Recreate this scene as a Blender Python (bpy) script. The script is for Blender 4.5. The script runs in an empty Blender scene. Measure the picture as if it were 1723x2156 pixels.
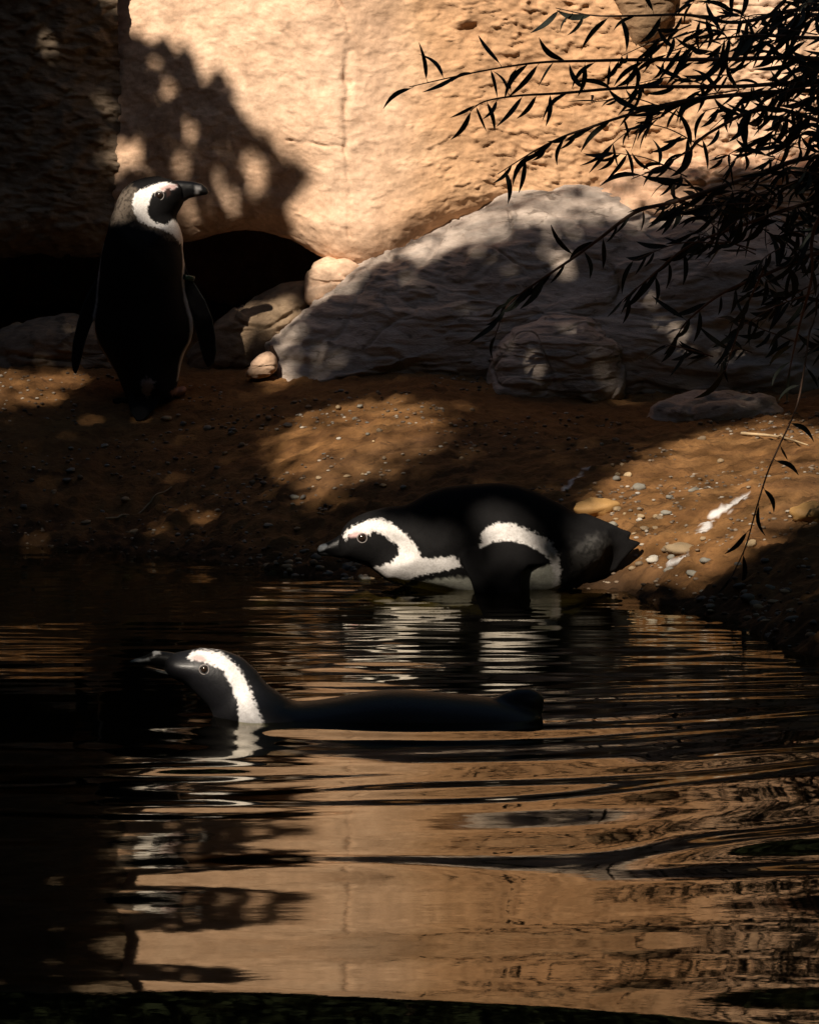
import bpy, math, random
import numpy as np
from mathutils import Vector, Matrix

random.seed(7)
RNG = np.random.default_rng(11)
scene = bpy.context.scene
COL = scene.collection

# ------------------------------------------------------------------ camera, sky, sun, exposure
CAM_H = 0.885                       # lens height over the water
PITCH = 0.09                        # radians below the horizontal
FPX, CX, CY = 8000.0, 861.5, 1078.0
cam_d = bpy.data.cameras.new('camera')
cam_d.sensor_fit = 'VERTICAL'; cam_d.sensor_height = 36.0
cam_d.lens = 36.0 * FPX / 2156.0
cam_d.clip_start = 0.05; cam_d.clip_end = 500
cam = bpy.data.objects.new('camera', cam_d); COL.objects.link(cam)
cam.location = (0, 0, CAM_H); cam.rotation_euler = (math.pi / 2 - PITCH, 0, 0)
scene.camera = cam

SUN_EL, SUN_AZ = math.radians(42.0), math.radians(26.5)    # azimuth: turned from straight behind the lens to its left
LV = np.array([-math.sin(SUN_AZ) * math.cos(SUN_EL), -math.cos(SUN_AZ) * math.cos(SUN_EL), math.sin(SUN_EL)])
world = bpy.data.worlds.new('World'); scene.world = world; world.use_nodes = True
wn = world.node_tree.nodes; wl = world.node_tree.links
bgn = wn['Background']; sky = wn.new('ShaderNodeTexSky'); sky.sky_type = 'NISHITA'
sky.sun_disc = False; sky.sun_elevation = SUN_EL
sky.sun_rotation = math.atan2(LV[0], LV[1])
wl.new(sky.outputs[0], bgn.inputs[0]); bgn.inputs[1].default_value = 0.05
sun_d = bpy.data.lights.new('sun', 'SUN'); sun_d.energy = 5.0; sun_d.angle = math.radians(0.55); sun_d.color = (1.0, 0.88, 0.73)
sun = bpy.data.objects.new('sun', sun_d); COL.objects.link(sun)
sun.rotation_euler = Vector(LV).to_track_quat('Z', 'Y').to_euler(); sun.location = (-6, -4, 9)
vs = scene.view_settings
scene.display_settings.display_device = 'sRGB'
vs.view_transform = 'Standard'; vs.look = 'None'; vs.exposure = 0.6; vs.gamma = 1.0; vs.use_curve_mapping = False
cy = scene.cycles
cy.use_denoising = True; cy.max_bounces = 8; cy.diffuse_bounces = 3; cy.glossy_bounces = 4; cy.transmission_bounces = 6
cy.caustics_reflective = False; cy.caustics_refractive = False; cy.sample_clamp_indirect = 4.0; cy.use_adaptive_sampling = False

# ------------------------------------------------------------------ small maths
CP, SP = math.cos(PITCH), math.sin(PITCH)
def at(px, py, Y):
    u = (px - CX) / FPX; v = (CY - py) / FPX
    k = Y / (CP + v * SP)
    return np.array([u * k, Y, CAM_H + k * (-SP + v * CP)])
def water_y(py):
    v = (CY - py) / FPX
    return -CAM_H * (CP + v * SP) / (-SP + v * CP)

_perm = np.random.default_rng(3).permutation(512)
_perm = np.concatenate([_perm, _perm, _perm])
_g = np.random.default_rng(4).normal(size=(512, 3)); _g /= np.linalg.norm(_g, axis=1)[:, None]
def pn(p, seed=0):
    p = np.asarray(p, float) + seed * 17.37
    i = np.floor(p).astype(int); f = p - i; i &= 255
    w = f * f * f * (f * (f * 6 - 15) + 10)
    out = 0
    for dx in (0, 1):
        for dy in (0, 1):
            for dz in (0, 1):
                h = _perm[_perm[_perm[(i[:, 0] + dx) & 255] + ((i[:, 1] + dy) & 255)] + ((i[:, 2] + dz) & 255)]
                g = _g[h]
                d = g[:, 0] * (f[:, 0] - dx) + g[:, 1] * (f[:, 1] - dy) + g[:, 2] * (f[:, 2] - dz)
                ww = (w[:, 0] if dx else 1 - w[:, 0]) * (w[:, 1] if dy else 1 - w[:, 1]) * (w[:, 2] if dz else 1 - w[:, 2])
                out = out + ww * d
    return out * 1.5
def fbm(p, oct=4, seed=0, gain=0.5, ridge=False):
    a, s, o = 1.0, 1.0, 0
    for k in range(oct):
        n = pn(p * s, seed + k * 3)
        if ridge: n = 1 - 2 * np.abs(n)
        o = o + a * n; a *= gain; s *= 2.03
    return o
def sstep(a, b, x):
    t = np.clip((x - a) / (b - a), 0, 1); return t * t * (3 - 2 * t)
def poly_sdf(pts, poly):
    """signed distance (negative inside) of points (N,2) to a polygon"""
    poly = np.asarray(poly, float); x, y = pts[:, 0], pts[:, 1]
    d = np.full(len(pts), 1e18); ins = np.zeros(len(pts), bool)
    for a, b in zip(poly, np.roll(poly, -1, 0)):
        e = b - a; wx, wy = x - a[0], y - a[1]
        t = np.clip((wx * e[0] + wy * e[1]) / (e @ e + 1e-12), 0, 1)
        d = np.minimum(d, (wx - e[0] * t) ** 2 + (wy - e[1] * t) ** 2)
        c = (a[1] > y) != (b[1] > y)
        if e[1] != 0: ins ^= c & (x < e[0] * (y - a[1]) / e[1] + a[0])
    d = np.sqrt(d); return np.where(ins, -d, d)

# ------------------------------------------------------------------ mesh helpers
def mesh_np(name, verts, faces, smooth=True):
    me = bpy.data.meshes.new(name)
    verts = np.ascontiguousarray(verts, np.float32); faces = np.ascontiguousarray(faces, np.int32)
    k = faces.shape[1]
    me.vertices.add(len(verts)); me.vertices.foreach_set('co', verts.ravel())
    me.loops.add(faces.size); me.loops.foreach_set('vertex_index', faces.ravel())
    me.polygons.add(len(faces)); me.polygons.foreach_set('loop_start', np.arange(0, faces.size, k, dtype=np.int32))
    me.polygons.foreach_set('use_smooth', np.full(len(faces), smooth, bool))
    me.update(calc_edges=True); me.validate()
    return me
def set_col(me, name, rgb):
    a = me.color_attributes.new(name, 'FLOAT_COLOR', 'POINT')
    c = np.ones((len(me.vertices), 4), np.float32); c[:, :3] = rgb
    a.data.foreach_set('color', c.ravel())
def set_val(me, name, v):
    a = me.attributes.new(name, 'FLOAT', 'POINT'); a.data.foreach_set('value', np.ascontiguousarray(v, np.float32))
def obj(name, me, mat=None, parent=None, loc=None):
    o = bpy.data.objects.new(name, me); COL.objects.link(o)
    if mat and me: me.materials.append(mat)
    if parent: o.parent = parent
    if loc is not None: o.location = loc
    return o
def empty(name, loc=(0, 0, 0)):
    o = bpy.data.objects.new(name, None); COL.objects.link(o); o.location = loc; o.empty_display_size = .1; return o
def tag(o, label=None, cat=None, group=None, kind=None):
    if label: o['label'] = label
    if cat: o['category'] = cat
    if group: o['group'] = group
    if kind: o['kind'] = kind
    return o
def grid_faces(nu, nv, wrap=False):
    i, j = np.meshgrid(np.arange(nu - 1), np.arange(nv - 1 if not wrap else nv), indexing='ij')
    j2 = (j + 1) % nv
    return np.stack([i * nv + j, (i + 1) * nv + j, (i + 1) * nv + j2, i * nv + j2], -1).reshape(-1, 4)
def vnormals(v, f):
    n = np.zeros_like(v)
    a = np.cross(v[f[:, 2]] - v[f[:, 0]], v[f[:, 3]] - v[f[:, 1]])
    for k in range(4): np.add.at(n, f[:, k], a)
    return n / (np.linalg.norm(n, axis=1)[:, None] + 1e-12)

# ------------------------------------------------------------------ materials
def new_mat(name):
    m = bpy.data.materials.new(name); m.use_nodes = True
    nt = m.node_tree; b = nt.nodes['Principled BSDF']; return m, nt, b
def nd(nt, typ, **kw):
    n = nt.nodes.new(typ)
    for k, v in kw.items(): setattr(n, k, v)
    return n
def noise_node(nt, scale, detail=6, rough=.6, vec=None, dist=0):
    n = nd(nt, 'ShaderNodeTexNoise'); n.inputs['Scale'].default_value = scale; n.inputs['Detail'].default_value = detail
    n.inputs['Roughness'].default_value = rough; n.inputs['Distortion'].default_value = dist
    if vec: nt.links.new(vec, n.inputs['Vector'])
    return n
def ramp(nt, src, stops):
    r = nd(nt, 'ShaderNodeValToRGB'); e = r.color_ramp.elements
    while len(e) < len(stops): e.new(0.5)
    for k, (p, c) in enumerate(stops): e[k].position = p; e[k].color = (*c, 1) if len(c) == 3 else c
    nt.links.new(src, r.inputs[0]); return r
def mixc(nt, fac, a, b, mode='MIX'):
    m = nd(nt, 'ShaderNodeMix', data_type='RGBA', blend_type=mode)
    if isinstance(fac, (int, float)): m.inputs[0].default_value = fac
    else: nt.links.new(fac, m.inputs[0])
    for s, i in ((a, 6), (b, 7)):
        if isinstance(s, tuple): m.inputs[i].default_value = (*s, 1)
        else: nt.links.new(s, m.inputs[i])
    return m.outputs[2]
def rock_mat(name, c1, c2, c3, scale=6.0, bump=.35, stretch=(1, 1, 1), rough=.92, fine=90, fleck=.75):
    m, nt, b = new_mat(name)
    tc = nd(nt, 'ShaderNodeTexCoord'); mp = nd(nt, 'ShaderNodeMapping'); mp.inputs['Scale'].default_value = stretch
    nt.links.new(tc.outputs['Object'], mp.inputs[0]); v = mp.outputs[0]
    n1 = noise_node(nt, scale, 8, .65, v, .6); n2 = noise_node(nt, fine, 6, .7, v); n3 = noise_node(nt, scale * 5, 5, .6, v, .4)
    base = ramp(nt, n1.outputs[0], [(.28, c1), (.52, c2), (.74, c3)]).outputs[0]
    base = mixc(nt, 1.0, base, ramp(nt, n3.outputs[0], [(.3, (.72, .70, .68)), (.6, (1.04, 1.03, 1.02))]).outputs[0], 'MULTIPLY')
    base = mixc(nt, 1.0, base, ramp(nt, n2.outputs[0], [(.3, (.8, .79, .78)), (.62, (1.06, 1.06, 1.06))]).outputs[0], 'MULTIPLY')
    mf = nd(nt, 'ShaderNodeMapping'); mf.inputs['Scale'].default_value = (1, 1, 3.2); nt.links.new(tc.outputs['Object'], mf.inputs[0])
    nf = noise_node(nt, 11, 5, .62, mf.outputs[0], 1.2)
    base = mixc(nt, 1.0, base, ramp(nt, nf.outputs[0], [(.34, (fleck, fleck * .97, fleck * .94)), (.40, (1, 1, 1))]).outputs[0], 'MULTIPLY')
    at_ = nd(nt, 'ShaderNodeAttribute', attribute_name='tint')
    base = mixc(nt, 1.0, base, at_.outputs['Color'], 'MULTIPLY')
    st = nd(nt, 'ShaderNodeAttribute', attribute_name='stain')
    base = mixc(nt, st.outputs['Fac'], base, (.70, .69, .68))
    nt.links.new(base, b.inputs['Base Color']); b.inputs['Roughness'].default_value = rough
    b.inputs['Specular IOR Level'].default_value = .25
    bp = nd(nt, 'ShaderNodeBump'); bp.inputs['Strength'].default_value = bump; bp.inputs['Distance'].default_value = .012
    bp2 = nd(nt, 'ShaderNodeBump'); bp2.inputs['Strength'].default_value = bump * .9; bp2.inputs['Distance'].default_value = .004
    nt.links.new(n3.outputs[0], bp.inputs['Height']); nt.links.new(n2.outputs[0], bp2.inputs['Height'])
    nt.links.new(bp.outputs[0], bp2.inputs['Normal'])
    nt.links.new(bp2.outputs[0], b.inputs['Normal'])
    return m
def plain_mat(name, c1, c2=None, rough=.7, scale=30, bump=0.0, spec=.4, rand=0.0, trans=0.0):
    m, nt, b = new_mat(name)
    tc = nd(nt, 'ShaderNodeTexCoord'); n = noise_node(nt, scale, 5, .6, tc.outputs['Object'])
    c2 = c2 or tuple(x * .6 for x in c1)
    base = ramp(nt, n.outputs[0], [(.35, c2), (.65, c1)]).outputs[0]
    if rand:
        oi = nd(nt, 'ShaderNodeObjectInfo')
        base = mixc(nt, 1.0, base, ramp(nt, oi.outputs['Random'], [(0, (1 - rand,) * 3), (1, (1 + rand, 1 + rand, 1 + rand * .6))]).outputs[0], 'MULTIPLY')
    nt.links.new(base, b.inputs['Base Color']); b.inputs['Roughness'].default_value = rough
    b.inputs['Specular IOR Level'].default_value = spec
    if bump:
        bp = nd(nt, 'ShaderNodeBump'); bp.inputs['Strength'].default_value = bump; bp.inputs['Distance'].default_value = .003
        nt.links.new(n.outputs[0], bp.inputs['Height']); nt.links.new(bp.outputs[0], b.inputs['Normal'])
    return m

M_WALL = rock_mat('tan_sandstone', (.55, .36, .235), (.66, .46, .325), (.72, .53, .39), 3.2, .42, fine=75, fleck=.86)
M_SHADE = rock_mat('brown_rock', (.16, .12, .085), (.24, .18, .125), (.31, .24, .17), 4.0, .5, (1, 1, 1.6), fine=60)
M_BOULDER = rock_mat('grey_brown_boulder', (.33, .275, .235), (.45, .38, .33), (.53, .46, .405), 4.0, .6, (.8, .8, 2.2), fine=55, fleck=.5)
M_CAVE = rock_mat('cave_rock', (.10, .075, .055), (.16, .12, .085), (.2, .15, .11), 5, .5)
M_LEAF = plain_mat('willow_leaf', (.024, .029, .022), (.012, .015, .012), .7, 25, spec=.2, rand=.35)
M_TWIG = plain_mat('twig_bark', (.11, .06, .035), (.06, .035, .025), .8, 60, .3)
M_BARK = plain_mat('tree_bark', (.10, .075, .05), (.045, .035, .025), .95, 14, .8)
M_CANOPY = plain_mat('canopy_leaf', (.045, .075, .025), (.025, .045, .015), .6, 5)
M_STONE = plain_mat('pebble_tan', (.38, .28, .18), (.24, .17, .11), .8, 40, .3, rand=.4)
M_STONEG = plain_mat('pebble_grey', (.25, .235, .215), (.13, .12, .11), .75, 50, .3, rand=.4)
M_STONEW = plain_mat('pebble_white', (.62, .58, .52), (.42, .38, .33), .7, 50, .3, rand=.15)
M_GRAVEL, _nt, _b = new_mat('mixed_gravel')
_gn = nd(_nt, 'ShaderNodeNewGeometry'); _rp = ramp(_nt, _gn.outputs['Random Per Island'], [(0, (.07, .05, .035)), (.45, (.16, .11, .07)), (.8, (.24, .19, .14)), (1, (.45, .40, .33))])
_nt.links.new(_rp.outputs[0], _b.inputs['Base Color']); _b.inputs['Roughness'].default_value = .8
M_OCHRE = plain_mat('ochre_stone', (.50, .30, .11), (.36, .19, .06), .6, 28, .3)

# ------------------------------------------------------------------ ground: thin-plate surface through points on the bank and pool bed
SH = [(-500, 1138), (-200, 1143), (0, 1150), (200, 1156), (440, 1178), (600, 1203), (700, 1222), (900, 1222), (1180, 1228), (1260, 1240), (1340, 1258), (1450, 1292), (1600, 1345), (1723, 1388), (2000, 1430)]
gpts = []
for px, py in SH:
    Y = water_y(py); p = at(px, py, Y); gpts.append((p[0], Y, 0.0))
    gpts.append((p[0], Y - .35, -.10)); gpts.append((p[0], Y - 1.0, -.28)); gpts.append((p[0] * .9, Y - 2.2, -.45)); gpts.append((p[0], 3.2, -.5))
for px, py, Y in [(0, 1050, 9.1), (250, 1050, 9.12), (-300, 1040, 9.15), (0, 862, 9.5), (300, 845, 9.55), (520, 797, 9.75), (0, 792, 9.78), (-300, 850, 9.55),
                  (700, 1110, 8.62), (480, 1060, 8.95), (740, 920, 9.12), (740, 1020, 8.82), (800, 798, 9.6), (520, 900, 9.4), (1000, 1010, 8.72), (1000, 860, 9.32),
                  (1200, 872, 9.32), (1500, 882, 9.32), (1500, 1000, 8.62), (1300, 1100, 8.25), (1500, 1150, 7.92), (1650, 1250, 7.5), (1723, 1100, 7.9),
                  (1723, 950, 8.65), (1960, 1000, 8.3), (1960, 880, 9.1)]:
    gpts.append(tuple(at(px, py, Y)))
for x in (-2.4, -1.2, 0, 1.2, 2.4): gpts.append((x, 10.4, .46)); gpts.append((x, 12, .6))
for Y in (3.5, 5.5, 7.5): gpts.append((-2.3, Y, .12)); gpts.append((-3.2, Y, .4)); gpts.append((2.2, Y, .05)); gpts.append((3.2, Y, .4))
gpts.append((-2.2, 1.2, .2)); gpts.append((0, 1.2, .1)); gpts.append((2.2, 1.2, .2)); gpts.append((0, 2.0, -.3)); gpts.append((0, -1, .25))
gp = np.array(gpts)
def _U(r2): return np.where(r2 > 1e-12, .5 * r2 * np.log(np.maximum(r2, 1e-12)), 0)
_n = len(gp); _K = _U(((gp[:, None, :2] - gp[None, :, :2]) ** 2).sum(-1)) + np.eye(_n) * .01
_A = np.zeros((_n + 3, _n + 3)); _A[:_n, :_n] = _K; _A[:_n, _n] = 1; _A[:_n, _n + 1:] = gp[:, :2]; _A[_n:, :_n] = _A[:_n, _n:].T
_w = np.linalg.solve(_A, np.concatenate([gp[:, 2], [0, 0, 0]]))
def ground_smooth(x, y):
    xc, yc = np.clip(x, -3.2, 3.2), np.clip(y, -1, 12)
    z = np.zeros_like(xc)
    for s in range(0, len(xc), 40000):
        sl = slice(s, s + 40000)
        r2 = (xc[sl, None] - gp[None, :, 0]) ** 2 + (yc[sl, None] - gp[None, :, 1]) ** 2
        z[sl] = _U(r2) @ _w[:_n] + _w[_n] + xc[sl] * _w[_n + 1] + yc[sl] * _w[_n + 2]
    return z
def ground_z(x, y):
    x = np.atleast_1d(np.asarray(x, float)); y = np.atleast_1d(np.asarray(y, float))
    z = ground_smooth(x, y)
    p = np.stack([x, y, np.zeros_like(x)], -1)
    near = np.exp(-(z / .12) ** 2)
    z = z + .012 * fbm(p * np.array([2.2, 3, 1]), 3, 1) + .012 * fbm(p * np.array([9, 12, 1]), 4, 2, .6) * (0.7 + .5 * near)
    lump = np.maximum(pn(p * np.array([28, 34, 1]), 9), 0)
    z = z + (.016 * near + .010) * lump * (z > -.06) + .010 * np.maximum(pn(p * np.array([60, 70, 1]), 19) - .1, 0) * (z > -.04)
    ridge = fbm(p * np.array([5, 13, 1]), 3, 21, ridge=True)
    z = z + .005 * ridge * sstep(.05, .2, z)
    return z
def gz(x, y): return float(ground_z(x, y)[0])
def on_ground(px, py):
    """the point of the bank that a sight line meets"""
    Ys = np.linspace(5.0, 10.6, 600); P = np.array([at(px, py, Y) for Y in Ys])
    g = ground_smooth(P[:, 0].copy(), P[:, 1].copy()); k = np.argmax(P[:, 2] < g)
    return np.array([P[k, 0], P[k, 1], g[k]])
def axis(lo, hi, step, far):
    core = np.arange(lo, hi + step / 2, step); out = []; d = step; p = core[-1]
    while p < far: d *= 1.35; p += d; out.append(p)
    lo_out = []; d = step; p = core[0]
    while p > -far: d *= 1.35; p -= d; lo_out.append(p)
    return np.array(lo_out[::-1] + list(core) + out)
gx = axis(-1.35, 1.35, .0085, 60); gy = axis(6.2, 10.4, .0095, 60)
X, Yg = np.meshgrid(gx, gy, indexing='ij')
xf, yf = X.ravel(), Yg.ravel(); zf = ground_z(xf, yf)
gv = np.stack([xf, yf, zf], -1)
me = mesh_np('ground', gv, grid_faces(len(gx), len(gy))[:, ::1])
# wetness and droppings: real stains with a shape of their own
proj = lambda v: np.stack([CX + FPX * v[:, 0] / (v[:, 1] * CP - (v[:, 2] - CAM_H) * SP), CY - FPX * (v[:, 1] * SP + (v[:, 2] - CAM_H) * CP) / (v[:, 1] * CP - (v[:, 2] - CAM_H) * SP)], -1)
def splash(v, segs, seed=0, grow=1.0):
    """pale droppings along short world-space streaks: segs = [(p0, p1, width)]"""
    out = np.zeros(len(v))
    n = fbm(v * 60, 3, seed) ; n2 = pn(v * 170, seed + 5)
    for a, b, w in segs:
        a, b = np.asarray(a), np.asarray(b); e = b - a
        t = np.clip(((v - a) @ e) / (e @ e + 1e-9), 0, 1)
        d = np.linalg.norm(v - a - t[:, None] * e, axis=1)
        out = np.maximum(out, sstep(1.2, .7, d / w + .95 * n + .75 * n2))
    return out
gseg = [(on_ground(a, b), on_ground(c, d), w) for a, b, c, d, w in
        [(1500, 1085, 1562, 1058, .014), (1478, 1122, 1496, 1095, .011), (1412, 1183, 1436, 1176, .009), (1560, 925, 1630, 912, .010), (1190, 1030, 1240, 996, .010)]]
near = (np.abs(xf) < 1.4) & (yf > 6.5) & (yf < 10.2)
stain = np.zeros(len(gv)); stain[near] = splash(gv[near], gseg, 31) * .8
set_val(me, 'stain', stain)
wet = sstep(.06, .005, zf + .02 * pn(gv * 6, 8))
tint = np.ones((len(gv), 3)) * (1 - .62 * wet[:, None]) * np.array([1, 1, 1])
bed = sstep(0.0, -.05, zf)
deep = sstep(-.03, -.22, zf)  # deep bed darkened in colour so sunlight on it does not glow through
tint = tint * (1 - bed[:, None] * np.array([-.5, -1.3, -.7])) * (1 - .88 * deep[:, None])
grn = sstep(.1, .5, fbm(gv * np.array([1.3, 1.6, 1]), 3, 77))
tint *= 1 - grn[:, None] * np.array([.25, .22, .12])
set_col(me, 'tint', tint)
M_GROUND = rock_mat('orange_brown_earth', (.12, .055, .019), (.185, .09, .030), (.24, .128, .048), 5.0, .8, (1, 1.4, 1), fine=70, fleck=.55)
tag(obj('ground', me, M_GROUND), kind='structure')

# ------------------------------------------------------------------ water
wx = axis(-1.25, 1.25, .010, 2.6); wy = axis(3.5, 9.1, .0065, 9.6)
wy = wy[(wy > .6) & (wy < 10.2)]; wx = wx[(wx > -3.4) & (wx < 3.6)]
WX, WY = np.meshgrid(wx, wy, indexing='ij'); a, b = WX.ravel(), WY.ravel()
def N2(fx, fy, s): return pn(np.stack([a * fx, b * fy, np.full_like(a, s * .713)], -1), s)
warp = .16 * N2(.8, .6, 1) + .05 * N2(1.7, 1.3, 2)
warp2 = .10 * N2(1.2, 1.0, 3)
band = np.exp(-((b - 5.68) / .36) ** 2)
calm = sstep(5.35, 4.9, b)
amp = .4 + 1.1 * sstep(-.15, .4, N2(1.0, 2.0, 12))
bend = np.log1p(np.exp((a - .15) / .12)) * .12                      # the wake bends away behind the bird
bb = b - .55 * bend
h = .0029 * band * np.sin(2 * math.pi * (bb + 1.2 * warp + .03 * a) / .40) * amp
h += .0008 * band * np.sin(2 * math.pi * (bb * .96 + 1.4 * warp2 + .06 * a) / .19 + 1) * (1.4 - amp * .6)
dn = (6.02 - .16 * (a + .38)) - b + .6 * bend
h += .0013 * np.sin(2 * math.pi * dn / (.11 + .06 * np.clip(a + .4, 0, 1.5))) * np.exp(-((dn - .04) / .13) ** 2) * sstep(-.5, -.3, a)
dn2 = b - (6.18 + .20 * (a + .38))
h += .0007 * np.sin(2 * math.pi * dn2 / .09) * np.exp(-((dn2 - .05) / .16) ** 2) * sstep(-.45, -.2, a)
h += .0016 * N2(.9, 2.2, 5) + .0006 * N2(2.0, 5.5, 6)
h += calm * (.0012 * np.sin(2 * math.pi * (b + .8 * warp) / .36) + .0006 * np.sin(2 * math.pi * (b + 1.2 * warp2 + .04 * a) / .19 + 2) * (.5 + N2(1.5, 1.5, 18)))
right = sstep(.05, .40, a) * sstep(6.0, 5.4, b)
h += .0100 * right * N2(1.5, 1.7, 7) + .0011 * right * N2(3.2, 3.2, 8)
y0f = np.interp(a, [-.6, -.33, .07, .42, .8], [4.16, 4.10, 3.99, 3.91, 3.86]) + .03 * N2(2.2, .6, 16)
uf = np.clip(y0f - b, 0, .6); h -= .040 * np.sqrt(uf ** 2 + .02 ** 2) - .040 * .02
for cpx, cpy, sx, lam_, A_, wid in [(1000, 1660, 4.2, .17, .0030, .12), (430, 1618, 3.6, .13, .0018, .10), (1620, 1592, 4.0, .17, .0026, .12), (1660, 1770, 2.0, .34, .0075, .2), (380, 1700, 3.5, .12, .0012, .09)]:
    yc = water_y(cpy); xc = at(cpx, cpy, yc)[0]
    rr_ = np.sqrt(((a - xc) / sx) ** 2 + (bb - yc + .55 * math.log1p(math.exp((xc - .15) / .12)) * .12) ** 2 + 1e-6) * (1 + .2 * N2(2.2, 2.2, 40))
    h += A_ * np.cos(2 * math.pi * rr_ / lam_) * np.exp(-(rr_ / wid) ** 2)
far = sstep(6.1, 6.7, b)
h += far * (1 - .5 * sstep(-.05, .15, a)) * (.0042 * N2(2.4, 8, 9) + .0016 * N2(6, 19, 13) + .00035 * N2(14, 40, 10) + .0004 * np.sin(2 * math.pi * (b + .6 * warp) / .085) * (.5 + N2(3, 3, 15)))
h += .00012 * N2(9, 24, 11) * (1 - .6 * calm)
h *= 1 - .75 * sstep(-.28, -.5, a) * sstep(5.0, 6.6, b)
me = mesh_np('water', np.stack([a, b, h], -1), grid_faces(len(wx), len(wy)))
m, nt, bs = new_mat('pool_water')
nt.nodes.remove(bs); out = nt.nodes['Material Output']
tc = nd(nt, 'ShaderNodeTexCoord'); mp = nd(nt, 'ShaderNodeMapping'); mp.inputs['Scale'].default_value = (1, 2.2, 1)
nt.links.new(tc.outputs['Object'], mp.inputs[0]); n = noise_node(nt, 22, 3, .5, mp.outputs[0])
bp = nd(nt, 'ShaderNodeBump'); bp.inputs['Strength'].default_value = .02; bp.inputs['Distance'].default_value = .004
nt.links.new(n.outputs[0], bp.inputs['Height'])
gl = nd(nt, 'ShaderNodeBsdfGlossy'); gl.inputs['Roughness'].default_value = .026; gl.inputs['Color'].default_value = (.94, .88, .75, 1)  # gloss colour warms and dims the reflection
tr = nd(nt, 'ShaderNodeBsdfTransparent'); tr.inputs['Color'].default_value = (.60, .61, .42, 1)
fr_ = nd(nt, 'ShaderNodeFresnel'); fr_.inputs['IOR'].default_value = 1.333; mx = nd(nt, 'ShaderNodeMixShader')
for q_ in (gl, fr_): nt.links.new(bp.outputs[0], q_.inputs['Normal'])
nt.links.new(fr_.outputs[0], mx.inputs[0]); nt.links.new(tr.outputs[0], mx.inputs[1]); nt.links.new(gl.outputs[0], mx.inputs[2]); nt.links.new(mx.outputs[0], out.inputs['Surface'])
tag(obj('water', me, m), kind='structure')

# ------------------------------------------------------------------ rock wall (front face, underside and back of the hollow as one rock)
WY0 = 9.83
def rock_sheet(name, x0, x1, nx, edge_px, Yf, ztop, mat, label, seed, under=.75, res=300, side=None, tintf=None, pits=None):
    ex = np.array([at(p[0], p[1], WY0)[0] for p in edge_px]); ez = np.array([at(p[0], p[1], WY0)[2] for p in edge_px])
    xs = np.linspace(x0, x1, nx); ze = np.interp(xs, ex, ez)
    k = np.ones(9) / 9; zp = np.convolve(np.pad(ze, 4, 'edge'), k, 'valid')
    t = np.linspace(0, 1, res)
    V = np.zeros((nx, res + 60 + 24, 3))
    nt_ = res
    for j in range(nt_):                                   # the face, from the top down to the lip
        z = ztop + (zp - ztop) * t[j]
        V[:, 24 + j, 0] = xs; V[:, 24 + j, 2] = z; V[:, 24 + j, 1] = Yf(xs, z)
    lip = V[:, 24 + nt_ - 1].copy()
    for j in range(24):                                    # the crest, rolling back
        s = 1 - j / 24.0
        V[:, j] = V[:, 24]; V[:, j, 1] += s * .9; V[:, j, 2] += .10 * math.sin(s * math.pi * .6)
    for j in range(60):                                    # the underside and the back of the hollow
        s = (j + 1) / 60.0
        if s < .5:
            q = s / .5; V[:, 24 + nt_ + j] = lip; V[:, 24 + nt_ + j, 1] += under * q; V[:, 24 + nt_ + j, 2] += .06 * math.sin(q * math.pi) - .0 - .02 * math.sin(min(q * 8, 1) * math.pi)
        else:
            q = (s - .5) / .5; V[:, 24 + nt_ + j] = lip; V[:, 24 + nt_ + j, 1] += under + .05 * q; V[:, 24 + nt_ + j, 2] = lip[:, 2] * (1 - q) + .1 * q
    f = grid_faces(nx, V.shape[1]); v = V.reshape(-1, 3)
    # lip rounded: the last 6 cm of the face tucks under
    d = np.clip((v[:, 2] - np.repeat(zp, V.shape[1])) / .09, 0, 1)
    isf = np.tile((np.arange(V.shape[1]) >= 24) & (np.arange(V.shape[1]) < 24 + nt_), nx)
    v[:, 1] += np.where(isf, .05 * (1 - d) ** 2, .05 * (np.tile(np.arange(V.shape[1]) >= 24 + nt_, nx)))
    n = -vnormals(v, f) if vnormals(v, f)[nx // 2 * V.shape[1] + 150][1] > 0 else vnormals(v, f)
    disp = .030 * fbm(v * 2.0, 2, seed) + .005 * fbm(v * 8, 3, seed + 4)
    rough = sstep(-.1, .35, v[:, 0] + .12 * pn(v * 3, seed + 9)) if pits else 1.0
    disp += (.0022 + .0042 * rough) * fbm(v * np.array([26, 26, 34]), 3, seed + 6, .6)
    fl = fbm(v * np.array([18, 18, 30]), 3, seed + 12)                       # flaked crust: small steps
    disp += (.0015 + .005 * rough) * sstep(.12, .22, fl)
    if pits is not None:
        for (p0, p1, w_, dep) in pits:
            e = p1 - p0; q = v + .012 * np.stack([pn(v * 22, 3), pn(v * 22, 5), pn(v * 22, 7)], -1)
            tt = np.clip(((q - p0) @ e) / (e @ e), 0, 1)
            dd = np.hypot(*(q - p0 - tt[:, None] * e)[:, [0, 2]].T)
            disp -= dep * np.exp(-(dd / w_) ** 2) * (.35 + .65 * sstep(-.1, .3, pn(v * 16, 2))) * isf
    v = v + n * disp[:, None]
    me = mesh_np(name, v, f)
    set_val(me, 'stain', np.zeros(len(v)))
    set_col(me, 'tint', tintf(v) if tintf else np.ones((len(v), 3)))
    o = obj(name, me, mat); tag(o, label, 'rock'); return o

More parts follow.
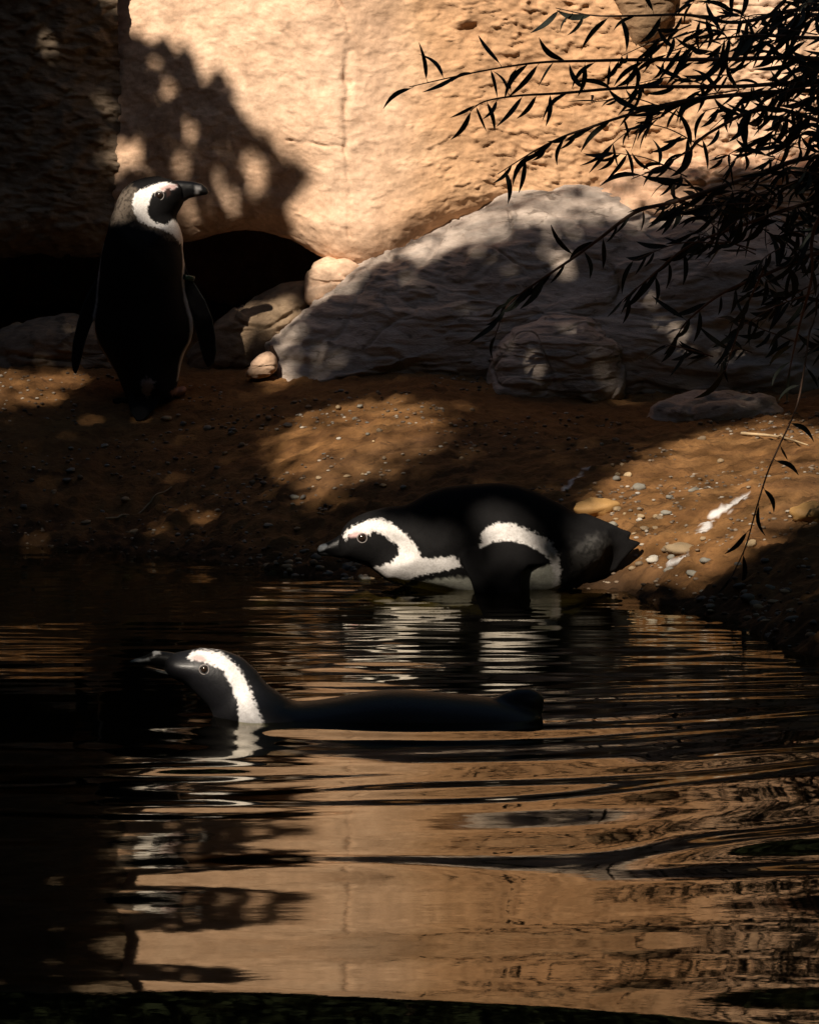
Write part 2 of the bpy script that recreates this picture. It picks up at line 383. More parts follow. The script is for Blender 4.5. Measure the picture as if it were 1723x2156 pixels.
XR = at(722, 300, WY0)[0]
def wall_Y(x, z):
    d = x - XR
    left = np.where(d < 0, -d, 0); right_ = np.where(d > 0, d, 0)
    y = WY0 + .30 * (np.sqrt(left ** 2 + .03 ** 2) - .03) + .10 * (np.sqrt(right_ ** 2 + .06 ** 2) - .06)
    y = y + .10 * np.clip(z - 1.0, 0, 2) + .03 * np.cos((z - .9) * 3)
    crest = at(185, 200, WY0)[0] + .10 * np.clip(.95 - z, 0, .3)
    y = y + .22 * np.clip(crest + .05 - x, 0, .4)
    return y
def wall_tint(v):
    och = sstep(-.12, .10, v[:, 0] + .07 * fbm(v * 4, 3, 51)) * sstep(.95, .6, v[:, 0] + .1 * pn(v * 3, 2))
    t = np.ones((len(v), 3)) * np.array([1.02, 1.0, .98])
    t = t * (1 - och[:, None] * np.array([.22, .31, .44]))
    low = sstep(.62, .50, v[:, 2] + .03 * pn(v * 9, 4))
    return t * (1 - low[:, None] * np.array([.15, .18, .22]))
def wp(px, py): return np.array([at(px, py, WY0)[0], WY0, at(px, py, WY0)[2]])
pits = [(wp(722, 130), wp(735, 500), .006, .010), (wp(600, 300), wp(722, 303), .004, .007), (wp(735, 110), wp(725, 250), .010, .012),
        (wp(700, -20), wp(735, 60), .008, .014), (wp(735, 60), wp(760, 120), .008, .012), (wp(820, 60), wp(870, 130), .02, .010), (wp(900, 20), wp(1000, 60), .03, .009), (wp(1000, 60), wp(1100, 160), .03, .012)]
EDGE = [(60, 560), (150, 540), (230, 530), (300, 515), (390, 500), (450, 482), (500, 478), (560, 490), (620, 512), (680, 542), (740, 552), (790, 548), (840, 530), (900, 500), (960, 462), (1040, 440), (1150, 470), (1400, 480), (2600, 480)]
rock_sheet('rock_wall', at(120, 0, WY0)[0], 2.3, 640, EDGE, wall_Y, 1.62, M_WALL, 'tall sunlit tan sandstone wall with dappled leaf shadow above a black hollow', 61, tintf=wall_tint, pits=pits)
EDGE2 = [(-2400, 500), (-200, 505), (0, 520), (120, 528), (215, 540), (300, 560)]
XL = at(190, 0, WY0)[0]
def left_Y(x, z):
    xe = at(185, 0, WY0)[0] + .10 * np.clip(.95 - z, 0, .3) + .022 * np.sin(z * 9 + 1) + .012 * np.sin(z * 21)
    d = np.clip(x - (xe - .16), 0, 1)
    return WY0 + .10 + .06 * np.clip(-1.0 - x, 0, 3) + .05 * np.clip(z - 1, 0, 2) + 1.4 * d ** 2 + .04 * np.sin(z * 4 + x * 2)
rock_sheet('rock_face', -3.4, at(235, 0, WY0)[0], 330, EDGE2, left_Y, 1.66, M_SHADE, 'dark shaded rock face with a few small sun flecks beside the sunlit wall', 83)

# ------------------------------------------------------------------ boulders: outline at its own distance, bulging front and back
def traced_rock(name, poly, Y, front, back, mat, label, seed, lean=0.0, rough=1.0, nphi=480, nlam=240, pw=.75, stain_segs=None, group=None, tintc=(1, 1, 1)):
    P3 = np.array([at(p[0], p[1], Y) for p in poly]); P2 = P3[:, [0, 2]]
    c = P2.mean(0)
    ph = np.linspace(0, 2 * math.pi, nphi, endpoint=False)
    r = np.zeros(nphi)
    for i, t in enumerate(ph):
        d = np.array([math.cos(t), math.sin(t)]); best = 0
        for a_, b_ in zip(P2 - c, np.roll(P2 - c, -1, 0)):
            e = b_ - a_; den = d[0] * e[1] - d[1] * e[0]
            if abs(den) < 1e-12: continue
            s = (a_[0] * e[1] - a_[1] * e[0]) / den; u = (a_[0] * d[1] - a_[1] * d[0]) / den
            if s > 0 and -1e-6 <= u <= 1 + 1e-6: best = max(best, s)
        r[i] = best
    k = np.ones(5) / 5; r = np.convolve(np.concatenate([r[-2:], r, r[:2]]), k, 'valid')
    lam = np.linspace(-math.pi / 2 + .001, math.pi / 2 - .001, nlam)
    cl = np.cos(lam) ** pw; sl = np.sign(np.sin(lam)) * np.abs(np.sin(lam)) ** pw
    V = np.zeros((nlam, nphi, 3))
    V[..., 0] = c[0] + cl[:, None] * (r * np.cos(ph))[None]; V[..., 2] = c[1] + cl[:, None] * (r * np.sin(ph))[None]
    V[..., 1] = Y + np.where(sl < 0, sl * front, sl * back)[:, None] + lean * (V[..., 2] - P2[:, 1].min())
    v = V.reshape(-1, 3); f = grid_faces(nlam, nphi, True)
    n = vnormals(v, f)
    if ((v - v.mean(0)) * n).sum() < 0: n = -n; f = f[:, ::-1]
    sz = min(front, .3) / .3
    d = .030 * sz * fbm(v * 3.2, 3, seed) + .006 * rough * fbm(v * np.array([7, 7, 13]), 3, seed + 3, ridge=True)
    lay = fbm(v * np.array([6, 6, 26]), 3, seed + 8)
    d += .008 * rough * sstep(.05, .16, lay) + .010 * rough * sstep(.1, .18, fbm(v * np.array([4, 4, 11]), 2, seed + 15))
    d += .0022 * rough * fbm(v * np.array([34, 34, 60]), 3, seed + 5, .6)
    ph_ = v[:, 2] * 15 + v[:, 0] * 2.2 + 1.3 * fbm(v * np.array([2.2, 2.2, 3.5]), 3, seed + 30)
    fr = ph_ - np.floor(ph_); led = (1 - fr) * sstep(0, .10, fr)
    d += .012 * rough * sz * (led - .4) * sstep(-.25, .25, pn(v * np.array([2.5, 2.5, 4]), seed + 33))
    ph2 = v[:, 2] * 34 - v[:, 0] * 6 + 1.6 * fbm(v * np.array([5, 5, 6]), 2, seed + 36); f2 = ph2 - np.floor(ph2)
    d += .005 * rough * ((1 - f2) * sstep(0, .15, f2) - .4) * sstep(-.1, .3, pn(v * 5, seed + 38))
    crack = np.abs(pn(v * np.array([3.2, 3.2, 5]) + .3 * pn(v * 7, 2)[:, None], seed + 20))
    d -= .012 * rough * sstep(.05, .0, crack)
    v = v + n * d[:, None]
    me = mesh_np(name, v, f)
    st = np.zeros(len(v))
    if stain_segs: st = splash(v, [(at(a0, b0, Y - front * q0), at(c0, d0, Y - front * q1), w_) for a0, b0, c0, d0, w_, q0, q1 in stain_segs], seed) * .8
    set_val(me, 'stain', st); set_col(me, 'tint', np.ones((len(v), 3)) * np.array(tintc))
    return tag(obj(name, me, mat), label, 'boulder' if front > .12 else 'rock', group)

traced_rock('boulder', [(560, 835), (575, 745), (610, 690), (650, 645), (700, 600), (765, 558), (850, 505), (960, 445), (1060, 405), (1250, 398), (1450, 420), (1700, 445), (1950, 480), (2060, 700), (2000, 890), (1700, 905), (1350, 890), (1100, 862), (1030, 842), (800, 830), (690, 825)],
            9.80, .32, .30, M_BOULDER, 'broad grey-brown boulder sloping from the wall down to the bank, streaked with droppings', 101, lean=.45, rough=.62, nphi=760, nlam=260,
            stain_segs=[(945, 490, 985, 462, .010, .45, .35), (880, 520, 940, 498, .007, .5, .45), (1015, 760, 1060, 660, .020, .98, .9), (1050, 680, 1090, 640, .014, .9, .85)])
traced_rock('boulder', [(1030, 835), (1036, 745), (1075, 690), (1150, 662), (1240, 668), (1300, 730), (1310, 830), (1270, 875), (1180, 880), (1085, 866)],
            9.58, .16, .25, M_BOULDER, 'rounded grey rock bulging at the foot of the broad boulder', 131, lean=.22, rough=.55, tintc=(.95, .95, .95))
traced_rock('boulder', [(1360, 905), (1385, 866), (1450, 842), (1530, 836), (1610, 850), (1650, 890), (1590, 915), (1450, 918)],
            9.34, .10, .14, M_BOULDER, 'small low grey rock at the foot of the broad boulder', 171, nphi=140, nlam=70)
traced_rock('boulder', [(1180, 470), (1230, 380), (1330, 330), (1450, 300), (1650, 330), (1900, 300), (2100, 400), (2000, 560), (1500, 560), (1260, 520)],
            9.98, .20, .3, M_WALL, 'pale tan sunlit rock between the sandstone wall and the boulders', 191, lean=.3, tintc=(1, .93, .88))
traced_rock('overhang_rock', [(1270, -90), (1290, 0), (1312, 60), (1340, 108), (1382, 96), (1416, 40), (1432, -50), (1400, -90)],
            9.99, .10, .2, M_SHADE, 'pointed brown rock jutting down from the top of the wall behind the leaves', 201, nphi=140, nlam=80, rough=.45, tintc=(1.0, .85, .7))
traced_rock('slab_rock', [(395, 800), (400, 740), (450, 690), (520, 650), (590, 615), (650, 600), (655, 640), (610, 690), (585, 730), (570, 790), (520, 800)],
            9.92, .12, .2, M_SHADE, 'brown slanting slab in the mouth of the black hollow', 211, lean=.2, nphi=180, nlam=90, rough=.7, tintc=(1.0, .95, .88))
traced_rock('block_rock', [(652, 640), (650, 590), (660, 560), (690, 548), (730, 552), (757, 566), (740, 600), (700, 640)],
            9.90, .06, .12, M_WALL, 'small bright sunlit rock wedged beneath the lip of the wall', 221, nphi=120, nlam=60, rough=.6)
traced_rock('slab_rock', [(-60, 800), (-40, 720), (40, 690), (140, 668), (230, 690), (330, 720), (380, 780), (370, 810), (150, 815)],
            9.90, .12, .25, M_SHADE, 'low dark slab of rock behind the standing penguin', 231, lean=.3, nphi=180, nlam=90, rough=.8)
traced_rock('lit_stone', [(515, 790), (530, 764), (548, 748), (566, 740), (580, 752), (584, 778), (566, 794), (535, 797)],
            9.68, .03, .06, M_WALL, 'small pale sunlit stone beside the upright dead leaf', 241, nphi=80, nlam=40, rough=.3)

# ------------------------------------------------------------------ penguins
def surface_nets(F, org, hh):
    S = F < 0
    c = np.zeros(tuple(s - 1 for s in F.shape), np.int8)
    offs = [(i, j, k) for i in (0, 1) for j in (0, 1) for k in (0, 1)]
    sl = lambda o, A: A[o[0]:A.shape[0] - 1 + o[0], o[1]:A.shape[1] - 1 + o[1], o[2]:A.shape[2] - 1 + o[2]]
    for o in offs: c += sl(o, S)
    act = (c > 0) & (c < 8); idx = np.argwhere(act)
    vals = np.stack([F[idx[:, 0] + o[0], idx[:, 1] + o[1], idx[:, 2] + o[2]] for o in offs], 1)
    acc = np.zeros((len(idx), 3)); cnt = np.zeros(len(idx))
    for a_ in range(8):
        for b_ in range(a_ + 1, 8):
            oa, ob = np.array(offs[a_]), np.array(offs[b_])
            if np.abs(oa - ob).sum() != 1: continue
            fa, fb = vals[:, a_], vals[:, b_]; mm = (fa < 0) != (fb < 0)
            t = np.where(mm, fa / np.where(mm, fa - fb, 1), 0)
            acc += np.where(mm[:, None], oa + t[:, None] * (ob - oa), 0); cnt += mm
    V = (idx + acc / cnt[:, None]) * hh + org
    ids = -np.ones(act.shape, np.int64); ids[act] = np.arange(len(idx))
    quads = []
    for ax in range(3):
        o1, o2 = [(1, 2), (2, 0), (0, 1)][ax]
        A = np.take(S, range(S.shape[ax] - 1), ax); B = np.take(S, range(1, S.shape[ax]), ax)
        e = np.argwhere(A != B)
        e = e[(e[:, o1] > 0) & (e[:, o2] > 0) & (e[:, o1] < S.shape[o1] - 1) & (e[:, o2] < S.shape[o2] - 1)]
        q = []
        for d1, d2 in ((-1, -1), (0, -1), (0, 0), (-1, 0)):
            g = e.copy(); g[:, o1] += d1; g[:, o2] += d2; q.append(ids[g[:, 0], g[:, 1], g[:, 2]])
        q = np.stack(q, 1); ins = S[e[:, 0], e[:, 1], e[:, 2]]
        q[~ins] = q[~ins][:, ::-1]; quads.append(q)
    return V, np.concatenate(quads)
def smin(a_, b_, k):
    hq = np.clip(.5 + .5 * (b_ - a_) / k, 0, 1); return b_ * (1 - hq) + a_ * hq - k * hq * (1 - hq)
def blur2(A, n):
    for _ in range(n):
        B = np.pad(A, 1, 'edge'); A = (B[:-2, 1:-1] + B[2:, 1:-1] + B[1:-1, :-2] + B[1:-1, 2:] + 2 * A) / 6
    return A
def bird_field(parts, u0, u1, w0, w1, y0, y1, hh):
    """parts are outlines in their own plane, each given a thickness: ('inflate', outline, half_width, centre, blend) or ('plate', outline, half_thickness, centre, blend)"""
    us = np.arange(u0, u1, hh); ws = np.arange(w0, w1, hh); ys = np.arange(y0, y1, hh)
    U, W = np.meshgrid(us, ws, indexing='ij'); pts = np.stack([U.ravel(), W.ravel()], -1)
    F = None
    for typ, poly, T, cyf, k in parts:
        d2 = poly_sdf(pts, poly).reshape(U.shape)
        c = cyf(U, W) if callable(cyf) else np.full(U.shape, float(cyf))
        if typ == 'inflate':
            R = -d2.min(); d2 = blur2(d2, 14 if R > 80 else 3)
            q = 1 + np.maximum(d2, -R) / R
            d3 = (np.sqrt(q[:, :, None] ** 2 + ((ys[None, None] - c[:, :, None]) / T) ** 2) - 1) * min(R, T)
        else:
            rr = min(T, 10); d2 = blur2(d2, 2)
            a_ = np.broadcast_to((d2 + rr)[:, :, None], (*U.shape, len(ys))); b_ = np.abs(ys[None, None] - c[:, :, None]) - T + rr
            d3 = np.minimum(np.maximum(a_, b_), 0) + np.hypot(np.maximum(a_, 0), np.maximum(b_, 0)) - rr
        F = d3 if F is None else smin(F, d3, k)
    return surface_nets(F, np.array([u0, w0, y0]), hh)          # columns u, w, y
def feather_mat(name, rough, spec, coat=0.0):
    m, nt, b = new_mat(name)
    tc = nd(nt, 'ShaderNodeTexCoord'); mp = nd(nt, 'ShaderNodeMapping'); mp.inputs['Scale'].default_value = (1, 1, 1)
    nt.links.new(tc.outputs['Object'], mp.inputs[0])
    n = noise_node(nt, 260, 4, .7, mp.outputs[0]); n2 = noise_node(nt, 55, 4, .6, mp.outputs[0], .5)
    at_ = nd(nt, 'ShaderNodeAttribute', attribute_name='plumage')
    base = mixc(nt, 1.0, at_.outputs['Color'], ramp(nt, n.outputs[0], [(.3, (.78, .77, .76)), (.65, (1.08, 1.08, 1.08))]).outputs[0], 'MULTIPLY')
    base = mixc(nt, 1.0, base, ramp(nt, n2.outputs[0], [(.3, (.82, .81, .80)), (.6, (1.05, 1.05, 1.05))]).outputs[0], 'MULTIPLY')
    nt.links.new(base, b.inputs['Base Color']); b.inputs['Roughness'].default_value = rough; b.inputs['Specular IOR Level'].default_value = spec
    b.inputs['Coat Weight'].default_value = coat; b.inputs['Coat Roughness'].default_value = .2
    bp = nd(nt, 'ShaderNodeBump'); bp.inputs['Strength'].default_value = .45; bp.inputs['Distance'].default_value = .0018
    nt.links.new(n2.outputs[0], bp.inputs['Height'])
    bq = nd(nt, 'ShaderNodeBump'); bq.inputs['Strength'].default_value = .35; bq.inputs['Distance'].default_value = .0007
    nt.links.new(n.outputs[0], bq.inputs['Height']); nt.links.new(bp.outputs[0], bq.inputs['Normal'])
    nt.links.new(bq.outputs[0], b.inputs['Normal']); return m
M_FEATHER = feather_mat('penguin_plumage', .8, .10)
M_WETF = feather_mat('wet_penguin_plumage', .5, .35, .05)
M_EYE = plain_mat('dark_eye', (.02, .012, .008), (.012, .008, .006), .12, 80, spec=.7)
M_RING = plain_mat('pale_eye_ring', (.27, .24, .23), (.19, .165, .155), .6, 200)
M_BAND = plain_mat('green_band', (.02, .055, .03), (.015, .04, .02), .4, 60)
BLACK = np.array([.0075, .0072, .0076]); WHITE = np.array([.72, .69, .67])
class Paint:
    def __init__(s, V, unit):
        s.V = V; s.c = np.tile(BLACK, (len(V), 1)); s.p = V / unit
    def jit(s, amp, f, seed): return amp * fbm(s.p * f, 3, seed)
    def poly(s, poly, col, soft=5, jit=7, f=.02, seed=1, cond=None, k=1.0):
        d = poly_sdf(s.V[:, :2], poly) + jit * fbm(s.V * f, 3, seed, .65)
        m = sstep(soft, -soft, d) * k
        if cond is not None: m = m * cond
        s.c = s.c * (1 - m[:, None]) + np.asarray(col) * m[:, None]
def penguin(V, F, cols, scale, u_org, w_org, base, label, mat, name='penguin'):
    """outline units to metres; base is where the outline's (u_org, w_org) stands"""
    root = empty(name, base); tag(root, label, 'penguin')
    L = np.stack([(V[:, 0] - u_org) * scale, V[:, 2] * scale, (w_org - V[:, 1]) * scale], -1)
    me = mesh_np('body', L, F[:, ::-1]); set_col(me, 'plumage', cols)
    obj('body', me, mat, root)
    return root, lambda u, w, y: Vector(((u - u_org) * scale, y * scale, (w_org - w) * scale))
def side_y(V, u, w, r=14):
    m = np.hypot(V[:, 0] - u, V[:, 1] - w) < r; return V[m, 2].min()
def sphere_mesh(name, r, sq=(1, 1, 1), nu=20, nv=12):
    th = np.linspace(0, math.pi, nv); ph = np.linspace(0, 2 * math.pi, nu, endpoint=False)
    T_, P_ = np.meshgrid(th, ph, indexing='ij')
    v = np.stack([r * sq[0] * np.sin(T_) * np.cos(P_), r * sq[1] * np.sin(T_) * np.sin(P_), r * sq[2] * np.cos(T_)], -1).reshape(-1, 3)
    return mesh_np(name, v, grid_faces(nv, nu, True)[:, ::-1])
def torus_mesh(name, R, r, ax='y', nu=28, nv=8, sx=1.0, sz=1.0):
    A_, B_ = np.meshgrid(np.linspace(0, 2 * math.pi, nu, endpoint=False), np.linspace(0, 2 * math.pi, nv, endpoint=False), indexing='ij')
    rr = R + r * np.cos(B_); v = np.stack([rr * np.cos(A_) * sx, r * np.sin(B_), rr * np.sin(A_) * sz], -1).reshape(-1, 3)
    i, j = np.meshgrid(np.arange(nu), np.arange(nv), indexing='ij'); i2, j2 = (i + 1) % nu, (j + 1) % nv
    f = np.stack([i * nv + j, i2 * nv + j, i2 * nv + j2, i * nv + j2], -1).reshape(-1, 4)
    return mesh_np(name, v, f)
def add_eye(root, loc, V, u, w, r_eye, r_ring, scale):
    y = side_y(V, u, w)
    obj('eye', sphere_mesh('eye', r_eye * scale, (1, .7, 1)), M_EYE, root, loc(u, w, y + r_eye * .25))
    obj('eye_ring', torus_mesh('eye_ring', (r_ring * .88) * scale, r_ring * .09 * scale), M_RING, root, loc(u, w, y + r_ring * .05))
def add_bill(root, loc, poly, T, box, hh, scale, u_org, w_org, paints, c0=0):
    V, F = bird_field([('inflate', poly, T, c0, 1)], *box, hh)
    P = Paint(V, 1.0); P.c[:] = (.009, .009, .0095)
    for poly_, col, so in paints: P.poly(poly_, col, so, 3, .03, 4)
    L = np.stack([(V[:, 0] - u_org) * scale, V[:, 2] * scale, (w_org - V[:, 1]) * scale], -1)
    me = mesh_np('bill', L, F[:, ::-1]); set_col(me, 'plumage', P.c); obj('bill', me, M_BILL, root)
M_BILL = feather_mat('bill_horn', .35, .5)
M_BILL.node_tree.nodes['Principled BSDF'].inputs['Specular IOR Level'].default_value = .22

# standing penguin, back to the pool, head turned to its right
U1 = 1 / 3.313 / 1.1143; Y1 = 9.55; S1 = U1 / FPX * Y1
foot_py = (380 + 1868 / 3.313) / 1.1143
torso = [(570, 430), (530, 520), (495, 600), (468, 700), (455, 800), (445, 900), (435, 1000), (425, 1100), (405, 1200), (403, 1300), (425, 1400), (470, 1480), (520, 1560), (570, 1640), (610, 1720), (640, 1800), (665, 1860), (720, 1890), (960, 1880), (1020, 1840), (1040, 1780), (1055, 1690), (1075, 1580), (1100, 1490), (1150, 1400), (1172, 1310), (1160, 1210), (1130, 1110), (1105, 1000), (1100, 900), (1105, 800), (1100, 710), (1085, 620), (1060, 520), (1020, 430)]
head = [(1060, 160), (1000, 135), (900, 113), (800, 125), (700, 160), (640, 215), (600, 280), (570, 360), (555, 430), (545, 500), (560, 600), (800, 690), (1000, 650), (1085, 620), (1072, 550), (1050, 490), (1028, 445), (1060, 400), (1090, 350), (1112, 310), (1110, 200)]
bill = [(1000, 145), (1100, 148), (1180, 153), (1250, 173), (1290, 208), (1304, 240), (1285, 258), (1200, 272), (1150, 286), (1110, 312), (1030, 310), (1000, 230)]
lfl = [(480, 740), (440, 880), (385, 980), (330, 1080), (280, 1230), (240, 1400), (228, 1530), (240, 1620), (262, 1655), (285, 1600), (310, 1520), (340, 1390), (390, 1250), (430, 1150), (470, 1050), (500, 850)]
rfl = [(1070, 740), (1110, 810), (1145, 880), (1190, 950), (1270, 1080), (1320, 1210), (1345, 1350), (1352, 1480), (1335, 1560), (1285, 1603), (1250, 1540), (1215, 1410), (1180, 1260), (1130, 1110), (1085, 1000), (1050, 850)]
tailp = [(690, 1680), (960, 1680), (945, 1800), (895, 1900), (810, 1985), (755, 1998), (705, 1930), (680, 1850)]
V, F = bird_field([
    ('inflate', torso, 330, lambda U, W: 40 * sstep(700, 1300, W) - 60 * sstep(1500, 1850, W), 1),
    ('inflate', head, 175, lambda U, W: -30 + 0 * U, 60),
    ('plate', lfl, 14, lambda U, W: -10 - 30 * sstep(800, 1500, W), 26),
    ('plate', rfl, 14, lambda U, W: 10 + 20 * sstep(800, 1500, W), 26),
    ('plate', tailp, 18, lambda U, W: -110 - (W - 1700) * .72, 40),
    ('inflate', [(530, 1860), (560, 1838), (640, 1835), (690, 1850), (690, 1885), (640, 1898), (560, 1893)], 110, 80, 25),
    ('inflate', [(985, 1800), (1030, 1760), (1090, 1745), (1116, 1770), (1100, 1812), (1050, 1842), (990, 1850)], 110, 130, 25),
], 190, 1400, 90, 2030, -420, 420, 8.0)
P = Paint(V, 100.0)
isb = sstep(-80, -20, V[:, 2] + 18 * pn(V * .01, 3))
P.poly([(430, 640), (1140, 560), (1230, 1300), (1100, 1700), (600, 1700), (380, 1300)], WHITE * .8, 8, 5, cond=isb)
P.poly([(700, 170), (640, 215), (590, 280), (560, 360), (540, 440), (560, 480), (640, 470), (780, 500), (900, 560), (1070, 630), (1040, 540), (900, 500), (780, 440), (735, 330), (760, 220)], (.105, .085, .068), 22, 26, .016, 4)
P.c *= (1 - .55 * sstep(.05, .4, fbm(V * .035, 3, 8)) * (P.c[:, :1].ravel() > .03) * (P.c[:, :1].ravel() < .3))[:, None]
P.poly([(1062, 195), (1040, 172), (1000, 162), (950, 158), (860, 186), (780, 218), (732, 256), (724, 330), (735, 400), (768, 458), (850, 492), (950, 522), (1030, 565), (1100, 660), (1110, 560), (1060, 470), (1030, 440), (985, 487), (900, 474), (852, 424), (834, 370), (845, 330), (862, 295), (868, 262), (890, 240), (950, 245), (985, 212), (1030, 216)], WHITE, 5, 10, .07, 2)
P.poly([(930, 205), (1000, 178), (1058, 182), (1040, 214), (985, 212), (950, 235)], (.50, .34, .32), 12, 5)
P.poly([(975, 210), (1010, 205), (1015, 260), (985, 280)], (.035, .018, .016), 6, 4)
P.poly([(790, 1690), (830, 1668), (890, 1690), (870, 1760), (835, 1815), (800, 1780)], (.30, .27, .29), 14, 22, .03, 5)
P.poly([(1000, 1780), (1050, 1742), (1110, 1745), (1120, 1780), (1060, 1845)], (.34, .2, .17), 10, 14, .03, 6)
offb = sstep(2, 10, poly_sdf(V[:, :2], torso)) * (np.minimum(poly_sdf(V[:, :2], lfl), poly_sdf(V[:, :2], rfl)) < 8)
P.c = P.c * (1 - offb[:, None]) + (BLACK * 1.2 + .012 * sstep(5, 25, V[:, 2])[:, None] * np.array([1, .7, .5])) * offb[:, None]
rim = np.minimum(np.abs(poly_sdf(V[:, :2], lfl)), np.abs(poly_sdf(V[:, :2], rfl)))
inr = (V[:, 0] > 1150) | (V[:, 0] < 420)
P.c += (sstep(9, 2, rim) * inr * .05)[:, None] * np.array([.8, 1, 1])
u_o, w_o = 830.0, 1868.0
px1 = (100 + u_o / 3.313) / 1.1143
b1 = at(px1, foot_py, Y1)
peng1, loc1 = penguin(V, F, P.c, S1, u_o, w_o, b1, 'black-backed penguin standing on the bank, facing the hollow with its head turned sideways', M_FEATHER)
add_eye(peng1, loc1, V, 930, 262, 26, 40, S1)
add_bill(peng1, loc1, bill, 46, (980, 1320, 130, 330, -90, 90), 5.0, S1, u_o, w_o, [([(1195, 190), (1235, 192), (1245, 215), (1225, 225), (1222, 270), (1195, 268), (1200, 235)], (.26, .25, .25), 16)], -30)
fb = torus_mesh('flipper_band', 62 * S1, 9 * S1, sx=.8, sz=.42)
v_ = np.zeros(len(fb.vertices) * 3, np.float32); fb.vertices.foreach_get('co', v_); v_ = v_.reshape(-1, 3)
v_ = np.stack([v_[:, 0], v_[:, 2] * 1.6, v_[:, 1] * 2.2], -1); fb.vertices.foreach_set('co', v_.ravel()); fb.update()
o = obj('flipper_band', fb, M_BAND, peng1, loc1(1132, 898, 10)); o.rotation_euler = (0, math.radians(12), 0)

# penguin lying at the water's edge
U2 = 1 / 2.051 / 1.1143; Y2 = 8.04; S2 = U2 / FPX * Y2
body = [(330, 300), (420, 238), (520, 212), (620, 152), (700, 124), (800, 112), (950, 103), (1050, 115), (1150, 150), (1250, 200), (1340, 255), (1430, 290), (1500, 325), (1520, 400), (1480, 500), (1400, 570), (1300, 640), (1150, 690), (900, 690), (700, 640), (560, 610), (500, 588), (430, 562), (380, 500), (420, 420)]
head = [(205, 330), (225, 300), (260, 270), (330, 243), (420, 236), (520, 260), (600, 340), (620, 440), (600, 520), (520, 580), (430, 560), (350, 510), (290, 490), (240, 472), (200, 462), (180, 400)]
bill = [(85, 420), (100, 400), (130, 390), (170, 370), (215, 338), (255, 350), (255, 472), (200, 464), (150, 456), (110, 455), (85, 445)]
tailp = [(1380, 270), (1500, 315), (1605, 344), (1588, 376), (1652, 394), (1596, 440), (1552, 490), (1530, 525), (1450, 552), (1370, 590), (1330, 500)]
flip = [(770, 440), (810, 405), (870, 400), (930, 374), (1000, 366), (1090, 385), (1160, 425), (1200, 462), (1160, 478), (1100, 482), (1064, 520), (1060, 620), (1064, 745), (1040, 788), (940, 788), (890, 735), (852, 650), (826, 560), (795, 500)]
V, F = bird_field([
    ('inflate', body, 205, 0, 1), ('inflate', head, 112, lambda U, W: -40 + 40 * sstep(250, 560, U), 55),
    ('plate', tailp, 26, 10, 60),
    ('plate', flip, 15, lambda U, W: -196 - (W - 400) * .22 + 30 * sstep(1080, 1200, U), 20),
], 60, 1710, 70, 800, -310, 240, 5.6)
P = Paint(V, 100.0)
P.poly([(1310, 380), (1420, 360), (1480, 400), (1440, 500), (1360, 560), (1310, 540)], (.05, .048, .046), 30, 30, .012, 9)
P.c *= (1 - .5 * sstep(.0, .3, fbm(V * .03, 3, 18)) * (P.c[:, 0] > .02))[:, None]
P.poly([(540, 600), (600, 568), (720, 548), (830, 545), (1000, 520), (1240, 470), (1250, 720), (900, 720), (600, 680)], (.42, .42, .36), 10, 12, .02, 3)
P.poly([(212, 352), (226, 328), (262, 302), (320, 280), (385, 264), (450, 290), (515, 338), (558, 390), (590, 445), (640, 452), (740, 440), (768, 460), (782, 492), (700, 510), (600, 535), (560, 548), (505, 586), (430, 562), (350, 510), (440, 480), (482, 438), (480, 398), (420, 350), (352, 320), (340, 345), (320, 335), (270, 340), (240, 345), (222, 370)], WHITE, 5, 10, .07, 2)
P.poly([(236, 352), (262, 330), (300, 326), (330, 338), (310, 352), (280, 350), (250, 356)], (.55, .38, .37), 8, 3, .03, 7)
P.poly([(876, 330), (905, 300), (960, 278), (1040, 290), (1130, 328), (1200, 368), (1240, 430), (1256, 500), (1248, 610), (1205, 655), (1225, 540), (1200, 452), (1150, 412), (1080, 380), (1000, 362), (930, 372), (900, 412), (868, 402)], WHITE * .92, 7, 13, .07, 4, cond=sstep(-15, -40, V[:, 2]) + sstep(15, 40, V[:, 2]))
fl_m = sstep(4, -2, poly_sdf(V[:, :2], flip)) * sstep(-168, -176, V[:, 2] + (V[:, 1] - 400) * .2)
P.c = P.c * (1 - fl_m[:, None]) + BLACK * fl_m[:, None]
u_o, w_o = 800.0, 640.0
b2 = at((700 + u_o / 2.051) / 1.1143, (1080 + w_o / 2.051) / 1.1143, Y2)
peng2, loc2 = penguin(V, F, P.c, S2, u_o, w_o, b2, 'penguin lying on its belly at the edge of the water, one flipper hanging down', M_FEATHER)
add_eye(peng2, loc2, V, 305, 357, 19, 26, S2)
add_bill(peng2, loc2, bill, 34, (70, 280, 320, 490, -80, 80), 4.0, S2, u_o, w_o, [([(86, 425), (100, 402), (128, 392), (138, 400), (122, 420), (100, 428)], (.62, .66, .68), 4), ([(100, 440), (125, 436), (145, 450), (110, 456)], (.22, .23, .24), 5)], -40)

